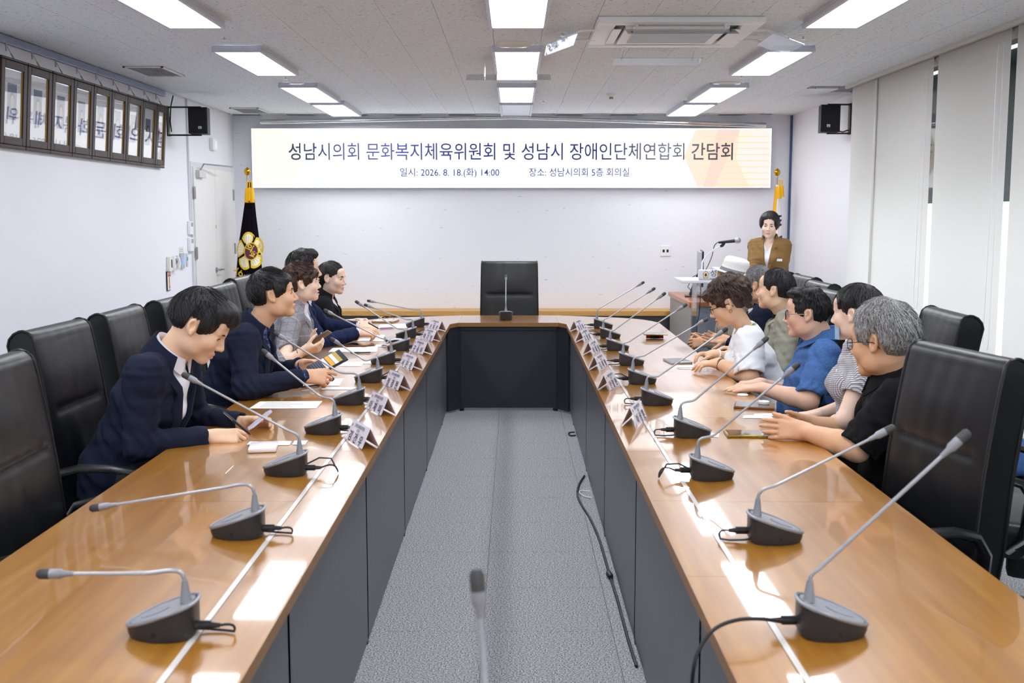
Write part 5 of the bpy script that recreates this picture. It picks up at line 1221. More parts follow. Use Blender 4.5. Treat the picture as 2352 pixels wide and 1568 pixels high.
def person(label, sp):
    O = np.asarray(sp['neck_base'], float)+V(0, 0, .042); az, lean = math.radians(sp['az']), math.radians(sp.get('lean', 10)); fem = sp.get('female', False); roll = math.radians(sp.get('lroll', 0))
    f0 = V(math.cos(az), math.sin(az), 0); U = unit(V(0, 0, 1)*math.cos(lean)+f0*math.sin(lean)); Sx = np.cross(f0, V(0, 0, 1)); 
    U = unit(U*math.cos(roll)+Sx*math.sin(roll)); Fx = unit(f0-U*(f0@U)); Sx = np.cross(Fx, U)
    bs = sp.get('size', .93 if fem else 1.0); T = lambda s, f, u: O+(Sx*s+Fx*f+U*u)*bs
    stand = sp.get('stand', False)
    pel = T(0, 0, -.53); root = thing('person', label, 'person', (float(pel[0]), float(pel[1]), 0), 0, None)
    P0 = np.array(root.location)
    fat = sp.get('fat', 1.0); sw = sp.get('sw', .155 if fem else .188)
    ShR, ShL = T(sw, sp.get('shf', .0), -.072 if fem else -.060), T(-sw, sp.get('shf', .0), -.072 if fem else -.060)
    l1, l2 = .285*bs, .25*bs
    hd = sp['head']; yaw, pit, rol = [math.radians(a) for a in hd['rot']]
    hf = V(math.cos(yaw)*math.cos(pit), math.sin(yaw)*math.cos(pit), -math.sin(pit)); hs = unit(np.cross(hf, V(0, 0, 1))); hu = np.cross(hs, hf)
    hs, hu = hs*math.cos(rol)+hu*math.sin(rol), hu*math.cos(rol)-hs*math.sin(rol)
    R = np.stack([hs, hf, hu], 1); hc = np.asarray(hd['c'], float); hsc = hd.get('s', .96 if fem else 1.02)
    v, f, tn = make_head(R, hc, hsc, sp, O, U, Sx, Fx); parts = [(v-P0, f)]; tints = [tn]
    skin = skin_mat('skin '+sp['skin'], sp['skin'])
    arms = []
    for right in (True, False):
        A = sp['armR' if right else 'armL']; S = ShR if right else ShL; Wr = np.asarray(A['w'], float)
        E_ = np.asarray(A['e'], float) if 'e' in A else ik(S, Wr, l1, l2, np.asarray(A.get('hint', (-f0*.4+(Sx if right else -Sx)*.5+V(0, 0, -1)))))
        d = np.asarray(A.get('d', Wr-E_), float); n = np.asarray(A.get('n', (0, 0, -1)), float); d = unit(d)
        pts = np.stack([S, E_, Wr, Wr+d*.21]); bare = sp.get('sleeve', 1.0) < 1
        g = Field((pts[1:].min(0) if not bare else pts.min(0))-.08, (pts[1:].max(0) if not bare else pts.max(0))+.08, .0034 if sp.get('near') else .0040)
        am = (.86 if fem else 1.0)*sp.get('armfat', 1)
        g.cone(E_, E_+(Wr-E_)*.35, .042*am, .043*am, .01); g.cone(E_+(Wr-E_)*.35, Wr, .043*am, .0265*am, .01); g.econe(Wr-d*.01, Wr+d*.02, (.030*am, .022*am), (.03*am, .02*am), unit(np.cross(d, n)), unit(n), .015)
        if bare: g.cone(S+(E_-S)*.2, E_, .055*am, .042*am, .02)
        A['tips'] = hand_geom(g, Wr, d, n, right, A.get('s', .90 if fem else 1.0), A.get('curl', (.35, .45, .3)), A.get('curls'), A.get('thumb', (.7, .2)), A.get('spread', 1))
        v, f = g.mesh(); parts.append((v-P0, f)); tints.append(np.ones((len(v), 4))); arms.append((S, E_, Wr, d, n))
    body = obj_from('body', parts, skin, root, np.concatenate(tints))
    # eyes and brows
    for s in (-1, 1):
        ec = hc+R@(np.array((s*.0325, .0745, -.001))*hsc)-P0; look = unit(R@np.array((sp.get('gaze', 0)*1.0, 1, sp.get('gz', 0))))
        b = MB(); b.lathe([(math.sin(t)*.0138*hsc, math.cos(t)*.0138*hsc) for t in [math.pi*i/10 for i in range(11)]][::-1], tuple(ec), 16, tuple(look), cap=False); eo = b.build('eye', EYEW, body, True, 80)
        b = MB(); b.lathe([(.0060*hsc, .0124*hsc), (.0055*hsc, .0136*hsc), (.0005, .0144*hsc)], tuple(ec), 14, tuple(look), cap=False); b.build('iris', EYED, eo, True, 80)
        hm_ = hair_mat(*sp['hair']['mat'])
        q = [hc+R@(np.array((s*x, y, z))*hsc)-P0 for x, y, z in ((.014, .0995, .0215), (.026, .0965, .0240), (.038, .087, .0228), (.047, .075, .0165))]
        MB().tube([tuple(p) for p in q], [.0034, .0046, .0042, .0014], 6).build('eyebrow', mat('brow '+sp['hair']['mat'][1], sp.get('brow', '2A211C'), .7), body, True)
        q = [hc+R@(np.array((s*x, y, z))*hsc)-P0 for x, y, z in ((.019, .0885, .0005), (.0265, .0918, .0032), (.035, .0900, .0034), (.0465, .0815, -.0005))]
        MB().tube([tuple(p) for p in q], [.0010, .0020, .0022, .0010], 5).build('eyelashes', mat('lashes', '1A1412', .6), body, True)
    if sp.get('mouth', 0) > .002:
        mo = sp['mouth']; q = [hc+R@(np.array((x, .0905-18*x*x, -.0690-mo*.3))*hsc)-P0 for x in (-.014, -.007, 0, .007, .014)]
        MB().tube([tuple(p) for p in q], .0026, 6).build('teeth', mat('teeth', 'E8E2D8', .3), body, True)
    ho = hair_obj(sp, R, hc-P0, hsc, root, hair_mat(*sp['hair']['mat']))
    # ---- garments
    top_ = sp['top']; kind = top_['kind']; tm_ = top_['m']; jk = kind == 'jacket'
    ext = .016 if jk else .010
    pa = np.stack([T(-.33, -.2, -.66), T(.33, .2, .10), T(.33, -.2, -.66), T(-.33, .2, .10)]+[a[i] for a in arms for i in range(3)])
    g = Field(pa.min(0)-.09, pa.max(0)+.09, sp.get('res', .0075))
    wv = .93 if fem else 1.0
    lev = [(-.60, .178*fat, .132*fat), (-.50, .172*fat, .13*fat), (-.36, .152*wv*fat, .118*fat), (-.20, .172*wv*fat, .125), (-.105, .148*wv, .098)]
    for (u0, a0, b0), (u1, a1, b1) in zip(lev[:-1], lev[1:]):
        g.econe(T(0, .012, u0), T(0, .012 if u1 < -.1 else 0, u1), ((a0+ext)*bs, (b0+ext)*bs), ((a1+ext)*bs, (b1+ext)*bs), Sx, Fx, .03, cap=.075)
    if fem:
        for s in (-1, 1): g.ell(T(s*.07, .105, -.20), (.062, .062, .062), .05)
    for S in (ShR, ShL): g.cone(T(0, -.012, -.045), S, (.056+ext*.6)*bs, (.058+ext*.5)*bs, .045)
    sl = sp.get('sleeve', 1.0)
    for (S, E_, Wr, d, n) in arms:
        am = (.9 if fem else 1)*sp.get('armfat', 1)
        if sl >= .95:
            e = E_+(Wr-E_)*.93; g.cone(S, E_, (.060+ext*.5)*am, (.050+ext*.5)*am, .055); g.cone(E_, e, (.050+ext*.5)*am, (.036+ext*.5)*am, .015)
        elif sl > .5:
            k = (sl-.5)/.5; e = E_+(Wr-E_)*k; g.cone(S, E_, (.060+ext*.5)*am, (.052+ext*.6)*am, .035); g.cone(E_, e, (.052+ext*.6)*am, (.046+ext*.7)*am, .015)
        else:
            e = S+(E_-S)*sl*2; g.cone(S, e, (.064+ext*.5)*am, (.060+ext*.9)*am, .035)
    pts_all = None
    q = g.blk(g.lo, g.lo+g.h*g.n); sl_, X = q; rel = X-O.astype(np.float32)
    s_ = (rel@Sx.astype(np.float32))/bs; f_ = (rel@Fx.astype(np.float32))/bs; u_ = (rel@U.astype(np.float32))/bs
    wr = sp.get('wrinkle', .0030)*wob(X, 62, sp['hair'].get('seed', 3))+.0008*wob(X, 110, 2.1)
    for (S, E_, Wr, d, n) in arms:
        for jc, rad, fr, am_ in ((E_, .10, 150, .0042), (S, .13, 95, .0022)):
            dist = np.sqrt(((X-jc.astype(np.float32))**2).sum(-1)); ax = unit(Wr-E_) if jc is E_ else unit(E_-S)
            wr = wr+am_*np.exp(-(dist/rad)**2)*np.sin((X@ax.astype(np.float32))*fr+3*np.sin(X[..., 2]*40))
    g.d += wr.astype(np.float32)
    ub = top_.get('vdepth', -.30); w0 = top_.get('vw', .062)
    if ub < 0:
        wv_ = w0*np.clip((u_-ub)/(-ub-.02), 0, 1.25)
        if jk or top_.get('lapel'):
            lw = top_.get('lapw', .052)*np.clip((u_-ub)/(-ub)*1.8, 0, 1); e = np.abs(s_)-wv_
            notch = ~((u_ > -.105) & (u_ < -.088) & (e > lw*.45))
            msk = (e > -.01) & (e < lw) & (u_ > ub) & (u_ < .03) & (f_ > -.02) & notch; g.d -= (msk*.001).astype(np.float32)
        cut = np.maximum(np.abs(s_)-wv_, -(f_-.0)); cut = np.where(u_ > ub, cut, .05); cut = np.where(u_ > .02, np.minimum(cut, .05), cut)
        g.d = np.maximum(g.d, -cut.astype(np.float32)*bs)
    # neck hole
    nk = top_.get('neck', .066); nk = max(nk, (.049 if fem else .057)*sp.get('neck', 1)*hsc/bs+.004)
    nr_ = np.sqrt(s_**2+(f_-.004)**2)-nk; nh = np.maximum(nr_, -(u_+top_.get('ndrop', .055))); g.d = np.maximum(g.d, -nh.astype(np.float32)*bs)
    if top_.get('round'):   # scooped neckline
        nr_ = np.sqrt((s_/1.0)**2+((u_+.0)/top_['round'])**2+0*f_)-nk*1.05; nh = np.maximum(nr_, -(f_-.0)); g.d = np.maximum(g.d, -nh.astype(np.float32)*bs)
    for (S, E_, Wr, d, n) in arms:   # open sleeve ends
        am = (.9 if fem else 1)*sp.get('armfat', 1)
        if sl >= .95: a, b = E_+(Wr-E_)*.93, Wr+(Wr-E_)*.05; g.cone(a-(Wr-E_)*.03, b, (.036+ext*.5)*am-.009, (.036+ext*.5)*am-.009, 0, -1)
        elif sl > .5: k = (sl-.5)/.5; a = E_+(Wr-E_)*k; u = unit(Wr-E_); g.cone(a-u*.01, a+u*.12, (.046+ext*.7)*am-.011, (.046+ext*.7)*am-.011, 0, -1)
        else: a = S+(E_-S)*sl*2; u = unit(E_-S); g.cone(a-u*.01, a+u*.14, (.060+ext*.9)*am-.012, (.060+ext*.9)*am-.012, 0, -1)
        # flat cut of the sleeve end
        cutp = (E_+(Wr-E_)*.93) if sl >= .95 else a; u = (unit(Wr-E_) if sl > .5 else unit(E_-S)).astype(np.float32)
        pl = (X-cutp.astype(np.float32))@u; nd = np.sqrt((((X-cutp.astype(np.float32))-pl[..., None]*u)**2).sum(-1)); near = (nd < .10) & (pl > -.02) & (pl < .12)
        g.d = np.where(near, np.maximum(g.d, pl), g.d)
    vv, ff = g.mesh(); gar = obj_from(top_['name'], [(vv-P0, ff)], tm_, root)
    if top_.get('label'): gar['label'] = top_['label']
    LU = [l[0] for l in lev]; 
    def SF(s, u, off=0.0):
        A = float(np.interp(u, LU, [l[1] for l in lev]))+ext; B = float(np.interp(u, LU, [l[2] for l in lev]))+ext
        if u > -.105: k_ = min((u+.105)/.075, .98); sh_ = math.sqrt(1-k_*k_); A *= max(sh_, .3); B *= max(sh_, .45)
        q = max(1-(s/A)**2, .02); fb_ = .012+B*math.sqrt(q)
        if fem:
            for sg in (-1, 1): dd = ((s-sg*.07)**2+(u+.20)**2)/(.062**2); fb_ = max(fb_, .105+.062*math.sqrt(max(1-dd, 0))+.004) if dd < 1 else fb_
        return T(s, fb_+off, u)-P0
    if jk:
        lw0 = top_.get('lapw', .052)
        for sg in (-1, 1):
            rings = []
            for i in range(15):
                t = i/14; u = ub+.015+(-.035-ub)*t; wi = w0*max((u-ub)/(-ub-.02), 0); lw = lw0*min(1, t*2.2+.05)
                if .70 < t < .82: lw *= .55
                if t >= .82: lw *= .82
                rings.append([SF(sg*(wi-.003), u, .001), SF(sg*(wi-.002), u, .014), SF(sg*(wi+lw*.5), u, .017), SF(sg*(wi+lw), u, .014), SF(sg*(wi+lw), u, .002)])
            strip('lapel', rings, tm_, gar)
        if not top_.get('nobutton'): MB().lathe([(.009, 0), (.009, .003), (.001, .0045)], tuple(SF(-.012, ub-.02, .006)), 12, tuple(Fx)).build('jacket_button', mat('dark button', '22242C', .3), gar, True)
    # ---- shirt under a jacket
    inner = None
    if sp.get('shirt'):
        sh = sp['shirt']; g = Field(T(0, 0, -.2)-.36, T(0, 0, -.2)+.36, .0075)
        for (u0, a0, b0), (u1, a1, b1) in zip(lev[1:-1], lev[2:]):
            g.econe(T(0, .012, u0), T(0, .012 if u1 < -.1 else 0, u1), ((a0+.001)*bs, (b0+.003)*bs), ((a1+.001)*bs, (b1+.003)*bs), Sx, Fx, .03, cap=.07)
        if fem:
            for s in (-1, 1): g.ell(T(s*.07, .100, -.20), (.058, .058, .058), .05)
        g.econe(T(0, 0, -.08), T(0, .004, -.0), (.11*bs, .08*bs), (.062*bs, .064*bs), Sx, Fx, .03)
        q = g.blk(g.lo, g.lo+g.h*g.n); sl_, X = q; rel = X-O.astype(np.float32); s_ = (rel@Sx.astype(np.float32))/bs; f_ = (rel@Fx.astype(np.float32))/bs; u_ = (rel@U.astype(np.float32))/bs
        g.d += (.0016*wob(X, 70, 4)).astype(np.float32)
        vd = sh.get('v', -.08); wv_ = sh.get('vw', .04)*np.clip((u_-vd)/(-vd), 0, 1.3); cut = np.maximum(np.abs(s_)-wv_, -f_); cut = np.where(u_ > vd, cut, .05); g.d = np.maximum(g.d, -cut.astype(np.float32))
        nr_ = np.sqrt(s_**2+(f_-.004)**2)-.0585; nh = np.maximum(nr_, -(u_+.03)); g.d = np.maximum(g.d, -nh.astype(np.float32))
        vv, ff = g.mesh(); inner = obj_from(sh.get('name', 'shirt'), [(vv-P0, ff)], sh['m'], root)
    cr = (.049 if fem else .057)*sp.get('neck', 1)*hsc/bs+.007
    def collar(m, par, r0, r1, zt, zb, gap, tip, name='collar', back=.0):
        rings = []
        for i in range(29):
            a = gap+(2*math.pi-2*gap)*i/28; fr = (1+math.cos(a))/2; s, c = math.sin(a), math.cos(a)
            tp = zt*(1-.75*fr)+back*(1-fr); bt = zb-tip*max(0, fr-.55)/.45; ro = r1*(1+.25*max(0, fr-.6)); 
            def pt(r, u): return T(r*s, r*c*1.03+.004, u)-P0
            rings.append([pt(r0, tp), pt(r0+.006, tp+.004), pt(ro, bt), pt(ro-.004, bt-.002), pt(r0-.002, tp-.016)])
        return strip(name, rings, m, par)
    if sp.get('shirt') and sp['shirt'].get('collar', True): collar(sp['shirt'].get('cm', sp['shirt']['m']), inner, cr, cr+.017, .056, .002, sp['shirt'].get('gap', .35), .05, 'shirt_collar')
    if jk: collar(tm_, gar, cr+.013, cr+.040, .044, -.030, 1.0, .02, 'jacket_collar', .012)
    if top_.get('collar'): collar(tm_, gar, cr, cr+.042, .060, .010, .45, .075, 'collar', .012)
    if sl >= .95 and sp.get('cuff'):
        for (S, E_, Wr, d, n) in arms:
            u = unit(Wr-E_); a = E_+(Wr-E_)*.86; MB().tube([tuple(a-P0), tuple(E_+(Wr-E_)*sp.get('cuffto', .99)-P0)], [.0345, .0335], 16, cap=False).build('cuff', sp['cuff'], inner or gar, True)
    # ---- legs
    lm_ = sp.get('legs', mat('charcoal trousers', '24262B', .8)); hip = T(0, 0, -.53); g = None
    segs = []
    for s in (-1, 1):
        h0 = T(s*.09, .0, -.52)
        if stand: kn = np.array((h0[0]+Fx[0]*.02, h0[1]+Fx[1]*.02, .47)); an = np.array((h0[0], h0[1], .09))
        else: kn = h0+f0*.40+Sx*s*.03; kn[2] = max(min(h0[2]+.0, .56), .50); an = np.array((kn[0]+f0[0]*.03, kn[1]+f0[1]*.03, .09))
        segs.append((h0, kn, an))
    al = np.stack([p for q in segs for p in q]); g = Field(al.min(0)-.14, al.max(0)+.14, .012)
    for h0, kn, an in segs: g.cone(h0, kn, .092, .066, .03); g.cone(kn, an, .064, .05, .02)
    g.econe(T(0, 0, -.50), T(0, 0, -.56), (.165, .12), (.16, .12), Sx, Fx, .03)
    vv, ff = g.mesh(); tr_ = obj_from('skirt' if sp.get('skirt') else 'trousers', [(vv-P0, ff)], lm_, root)
    for h0, kn, an in segs:
        tdir = V(f0[0], f0[1], 0); c0 = np.array((an[0], an[1], .045)); 
        g = Field(np.minimum(c0-.08, c0+tdir*.2-.08), np.maximum(c0+.08, c0+tdir*.2+.08), .009)
        g.cone(c0-tdir*.03, c0+tdir*.07, .043, .045, .01); g.cone(c0+tdir*.07, c0+tdir*.15, .043, .033, .02); g.cone(c0, c0+V(0, 0, .05), .045, .045, .02)
        X = g.blk(g.lo, g.lo+g.h*g.n)[1]; g.d = np.maximum(g.d, (.004-X[..., 2]).astype(np.float32))
        vv, ff = g.mesh(); obj_from('shoe', [(vv-P0, ff)], mat('black shoe leather', '17161A', .35), root)
    info = dict(root=root, P0=P0, R=R, hc=hc, hsc=hsc, arms=arms, T=T, O=O, U=U, Sx=Sx, Fx=Fx, gar=gar, body=body, hair=ho, inner=inner, tips=(sp['armR']['tips'], sp['armL']['tips']), bs=bs, SF=SF)
    return info
def on_head(I, p): return I['hc']+I['R']@(np.array(p)*I['hsc'])-I['P0']
def glasses(I, fm, lens=None, w_=.031, h=.019, r=.0013, z=-.002, shape=2.6, tm_=None):
    g = MB(); b = I['body']; root = I['root']
    o = None; first = None
    for s in (-1, 1):
        pts = []
        for k in range(18):
            a = 2*math.pi*k/18; c, sn = math.cos(a), math.sin(a); q = (abs(c)**shape+abs(sn)**shape)**(-1/shape); x = s*.034+w_*.83*c*q; pts.append(tuple(on_head(I, (x, .108-.18*abs(x)*.55*abs(x)/.05, z+h*sn*q))))
        ro = MB().tube(pts, r, 6, closed=True).build('glasses_rim', fm, root, True)
        first = first or ro
        if lens:
            b_ = MB(); b_.add(pts+[tuple(np.mean(pts, 0))], [(i, (i+1) % 18, 18) for i in range(18)]); b_.build('lens', lens, ro)
        MB().tube([tuple(on_head(I, p)) for p in ((s*.062, .100, z+.008), (s*.073, .085, z+.009), (s*.081, .02, z+.010), (s*.083, -.012, z+.008), (s*.080, -.035, z-.015))], [r*1.3]*5, 6).build('glasses_temple', tm_ or fm, ro, True)
    MB().tube([tuple(on_head(I, p)) for p in ((-.008, .107, z+.004), (0, .112, z+.007), (.008, .107, z+.004))], r, 6).build('glasses_bridge', fm, first, True)
# ------------------------------------------------------------------ fabrics
def cloth(name, col, rough=.85, sc=500, amt=.12): return mat(name, col, rough, spec=.2, noise=(sc, amt), bump=(700, .12, .0008))
def stripes(m, axes, cols, scale, mixf):
    """crossed bands: axes list of direction vectors"""
    nt = m.node_tree; b = nt.nodes['Principled BSDF']; tc = N(m, 'ShaderNodeTexCoord'); prev = None
    base = N(m, 'ShaderNodeRGB'); base.outputs[0].default_value = (*lin(cols[0]), 1); prev = base.outputs[0]
    for ax, c, s, w_ in axes:
        dt = N(m, 'ShaderNodeVectorMath', operation='DOT_PRODUCT'); dt.inputs[1].default_value = ax; nt.links.new(tc.outputs['Object'], dt.inputs[0])
        mu = N(m, 'ShaderNodeMath', operation='MULTIPLY'); mu.inputs[1].default_value = s; nt.links.new(dt.outputs['Value'], mu.inputs[0])
        fr = N(m, 'ShaderNodeMath', operation='FRACT'); nt.links.new(mu.outputs[0], fr.inputs[0])
        lt = N(m, 'ShaderNodeMath', operation='LESS_THAN'); lt.inputs[1].default_value = w_; nt.links.new(fr.outputs[0], lt.inputs[0])
        fm = N(m, 'ShaderNodeMath', operation='MULTIPLY'); fm.inputs[1].default_value = mixf; nt.links.new(lt.outputs[0], fm.inputs[0])
        mx = N(m, 'ShaderNodeMix', data_type='RGBA'); nt.links.new(fm.outputs[0], mx.inputs[0]); nt.links.new(prev, mx.inputs['A']); mx.inputs['B'].default_value = (*lin(c), 1); prev = mx.outputs['Result']
    nt.links.new(prev, b.inputs['Base Color']); return m
NAVYS = cloth('navy suit wool', '1A2033'); NAVY2 = cloth('blue navy suit wool', '1B2546'); BLKS = cloth('black suit wool', '17171B'); BLKT = cloth('black knit', '101012', sc=160)
SHW = cloth('white shirt cotton', 'E9EBF4', .7, 300, .03); PINK = cloth('pale pink shirt', 'E3DCEB', .7, 300, .03); TEEW = cloth('white jersey', 'E6EBEE', .8, 200, .02)
KHA = cloth('khaki jacket cloth', '9A998A', .8); BEI = cloth('beige linen jacket', 'A49B8C', .85, 260, .12); BRN = cloth('camel brown wool', '86683F', .85); BLUS = cloth('blue linen shirt', '45699F', .8, 140, .22); LBL = cloth('pale blue shirt', 'A9BCE0', .7); BLKC = cloth('black cotton', '0D0D10', .8)
GCH = stripes(mat('grey checked wool', '8C8B90', .85, spec=.2), [((0, 1, .0), '6E6C74', 22, .10), ((1, 0, 0), '6E6C74', 22, .10), ((0, 0, 1), '6E6C74', 22, .10), ((0, .9, .2), 'ABAAB0', 7, .06), ((0, 0, 1), 'ABAAB0', 7, .06)], ['8C8B90'], 1, .6)
PLD = stripes(mat('blue plaid cotton', '20305C', .8), [((0, 1, 0), '7F92BE', 38, .12), ((1, 0, 0), '7F92BE', 38, .12), ((0, 0, 1), '7F92BE', 38, .12), ((.5, .5, 0), '12193A', 24, .35), ((0, 0, 1), '12193A', 24, .35)], ['2B3D72'], 1, .75)
GIN = stripes(mat('black and white gingham', 'E4E4E8', .8), [((.4, 1, 0), '26283A', 128, .5), ((0, .12, 1), '26283A', 128, .5)], ['ECECF0'], 1, .62)
BLK = ('black hair', '0B0A0B', '1D1A1A'); BLK2 = ('soft black hair', '121011', '2A2523'); BRH = ('brown permed hair', '2A1813', '4F3026'); DBR = ('dark brown updo hair', '251A15', '5A4436', .45); GRY = ('grey hair', '4B4B4C', 'B9B9B8', .5); GRY2 = ('pepper grey hair', '38383A', '9A9A9A', .5)
S1, S2, S3, S4 = 'E9C4A4', 'E3B693', 'F0D3BD', 'DAAE8B'
up = (0, 0, 1)
# ================================================================== left side
I = person('young man in navy blazer bowing over cards, nearest on the left', dict(near=True, neck_base=W(392, 838, 4.2), az=-4, lean=27, skin=S1, head=dict(c=W(458, 750, 4.2), rot=(4, 32, 0), s=1.03), neck=1.05,
  hair=dict(mat=BLK, t=(.010, .018, .026), front=.062, nape=-.075, side=-.035, extra=[((0, .06, .10), (.062, .055, .04)), ((.0, .096, .078), (.05, .028, .024))], seed=5, locks=320, lift=1.2),
  top=dict(kind='jacket', name='blazer', m=NAVYS, vdepth=-.40, vw=.082), shirt=dict(m=SHW, v=-.07, vw=.035, gap=.45),
  armR=dict(w=W(487, 1003, 4.12), e=W(318, 1022, 3.98), d=(1, .10, -.02), n=(.1, .55, -.75), curls=[(.55, .75, .5), (.8, .9, .6), (.95, 1.0, .6), (1.0, 1.0, .6)], thumb=(.35, .5)),
  armL=dict(w=W(562, 972, 4.42), hint=(-.5, .5, -.6), d=(1, -.12, .05), n=(.1, -.7, -.5), curls=[(.5, .6, .4), (.6, .7, .4), (.7, .8, .5), (.8, .8, .5)], thumb=(.55, .5)), res=.0068, wrinkle=.0034))
I1 = I
o = thing('card_stack', 'stack of pale cards held by the young man', 'cards', W(598, 966, 4.3))
Rm = Matrix.Rotation(math.radians(20), 3, 'Z') @ Matrix.Rotation(math.radians(-38), 3, 'Y')
for k in range(3): MB().box((.008*k-.01, .0, .004*k), (.10, .055, .0022), .0008, Rm).build('card', mat('pale lilac card', 'D9D5E6', .5), o)
a, b2 = W(512, 945, 4.10), W(578, 1000, 4.12); d = Vector(b2-a)
o = thing('ballpoint_pen', 'black ballpoint pen in the young man\'s right hand', 'pen', a)
MB().tube([d*0, d*.1, d*.85], [.0035, .005, .0055], 10).build('barrel', BLACKP, o, True); MB().tube([d*.85, d*.97], [.005, .0015], 10).build('grip_cone', BLACKP, o, True); MB().tube([d*.97, d], [.0014, .0008], 8).build('tip', STEEL, o, True); MB().tube([d*.03+Vector((0, -.007, 0)), d*.35+Vector((0, -.007, 0))], .0014, 6).build('clip', CHROME, o, True)
I = person('middle aged man in navy blazer and plaid shirt holding a wallet', dict(near=True, neck_base=W(590, 766, 5.4), az=2, lean=26, skin=S2, head=dict(c=W(628, 678, 5.4), rot=(14, -7, 0), s=.97), jaw=1.06, neck=1.05,
  hair=dict(mat=BLK, t=(.014, .016, .022), front=.050, nape=-.085, side=-.03, extra=[((0, .072, .072), (.062, .03, .030))], seed=8, locks=340),
  top=dict(kind='jacket', name='blazer', m=NAVYS, vdepth=-.36, vw=.066), shirt=dict(m=PLD, v=-.11, vw=.05, gap=.55),
  armR=dict(w=W(702, 864, 5.25), e=W(562, 893, 5.08), d=(1, .15, -.10), n=(.1, .75, -.45), curls=[(.25, .45, .3), (.7, .8, .5), (.9, .9, .5), (.9, .9, .5)], thumb=(.5, .5)),
  armL=dict(w=W(695, 838, 5.6), hint=(-.4, .5, -.6), d=(1, -.25, -.02), n=(.1, -.7, -.4), curls=[(.5, .6, .4)]*4, thumb=(.6, .5)), cuff=PLD, cuffto=1.02, res=.0072, wrinkle=.0034))
wl = thing('wallet', 'open dark card wallet held over the table', 'wallet', W(752, 834, 5.42))
Rm = Matrix.Rotation(math.radians(28), 3, 'Z') @ Matrix.Rotation(math.radians(-24), 3, 'Y') @ Matrix.Rotation(math.radians(28), 3, 'X')
WL = mat('navy wallet leather', '252C3A', .5, bump=(200, .2)); MB().box((0, 0, 0), (.19, .095, .010), .003, Rm).build('cover', WL, wl, True)
for k, (c, x) in enumerate((('DDDDE4', -.012), ('E8A615', .014), ('EFEFF2', .038), ('B79A3A', .058))): MB().box(Rm @ Vector((x, .0, .0065+.0006*k)), (.022, .082, .001), 0, Rm).build('card', mat('wallet card '+c, c, .4), wl)
for k in range(5): MB().box(Rm @ Vector((-.078+.012*k, 0, .0062)), (.003, .085, .001), 0, Rm).build('card_slot', mat('slot edge', '6A7486', .5), wl)
MB().tube([Rm @ Vector((-.03, -.047, 0)), Rm @ Vector((-.035, -.075, -.01)), Rm @ Vector((-.03, -.105, -.02))], [.010, .011, .011], 8).build('strap', WL, wl, True)
I = person('woman with short brown curls in grey checked jacket holding a phone', dict(female=True, neck_base=W(686, 716, 6.75), az=4, lean=18, skin=S3, lip=(.75, .28, .30), mouth=.003, head=dict(c=W(694, 653, 6.72), rot=(16, -8, 0), s=.92),
  hair=dict(mat=BRH, t=(.018, .024, .034), front=.036, nape=-.07, side=-.02, extra=[((0, .085, .06), (.066, .035, .035))], curl=1.6, amp=.0035, seed=11, locks=300, lift=1.6),
  top=dict(kind='jacket', name='jacket', m=GCH, vdepth=-.42, vw=.075), shirt=dict(m=SHW, v=-.10, vw=.05, gap=.5), sleeve=.62,
  armR=dict(w=W(697, 806, 6.32), e=W(648, 838, 6.28), d=(1, .1, .22), n=(0, .6, .6), curls=[(.35, .5, .3), (.45, .6, .4), (.5, .6, .4), (.5, .7, .4)], thumb=(.5, .6)),
  armL=dict(w=W(700, 790, 6.65), d=(1, -.2, .2), n=(0, -.6, .6), curls=[(.4, .5, .3)]*4, thumb=(.5, .6)), legs=mat('black skirt', '1C1C20', .8)))
ph = thing('smartphone', 'tilted bronze phone in the curly haired woman\'s hands', 'phone', W(733, 776, 6.42))
Rm = Matrix.Rotation(math.radians(-32), 3, 'Y') @ Matrix.Rotation(math.radians(-18), 3, 'X'); MB().box((0, 0, 0), (.15, .074, .010), .003, Rm).build('casing', mat('bronze phone', '6E625C', .3, metal=.5), ph, True); MB().box(Rm @ Vector((0, 0, .0056)), (.138, .066, .0008), 0, Rm).build('screen', SCRN, ph)
br = MB().tube([tuple(I['arms'][0][2]-unit(I['arms'][0][3])*.03+.031*(math.cos(t*.524)*V(0, 1, 0)+math.sin(t*.524)*V(-.2, 0, .98))-I['P0']) for t in range(12)], .0032, 6, closed=True).build('bracelet', mat('rose gold', 'B87A5E', .3, metal=.9), I['root'], True)
I = person('man with black quiff in navy suit holding a pen, far left', dict(neck_base=W(690, 690, 7.4), az=8, lean=14, skin=S1, head=dict(c=W(698, 622, 7.4), rot=(20, -3, 0), s=.98), mouth=.001,
  hair=dict(mat=BLK, t=(.005, .008, .026), front=.068, nape=-.07, side=-.01, extra=[((0, .062, .112), (.058, .045, .034)), ((0, .0, .125), (.06, .06, .03))], curl=1.0, amp=.0035, seed=14, locks=300, lift=1.5),
  top=dict(kind='jacket', name='suit_jacket', m=NAVY2, vdepth=-.36, vw=.068), shirt=dict(m=PINK, v=-.09, vw=.04, gap=.4), cuff=PINK, cuffto=1.0,
  armR=dict(w=W(822, 764, 7.40), e=W(735, 788, 7.15), d=(1, .15, .0), n=(.1, .5, -.7), curls=[(.6, .8, .5), (.8, .9, .5), (.9, .9, .5), (.9, .9, .5)], thumb=(.4, .6)),
  armL=dict(w=W(826, 751, 7.72), hint=(-.4, .5, -.6), d=(1, -.25, -.05), n=(0, .1, -1), curls=[(.25, .5, .3), (.3, .5, .3), (.35, .5, .4), (.4, .5, .4)])))
T_ = I['T']; MB().lathe([(.007, 0), (.006, .003), (.001, .004)], tuple(I['SF'](.105, -.13, .014)), 10, tuple(I['Fx'])).build('lapel_pin', GOLD, I['gar'])
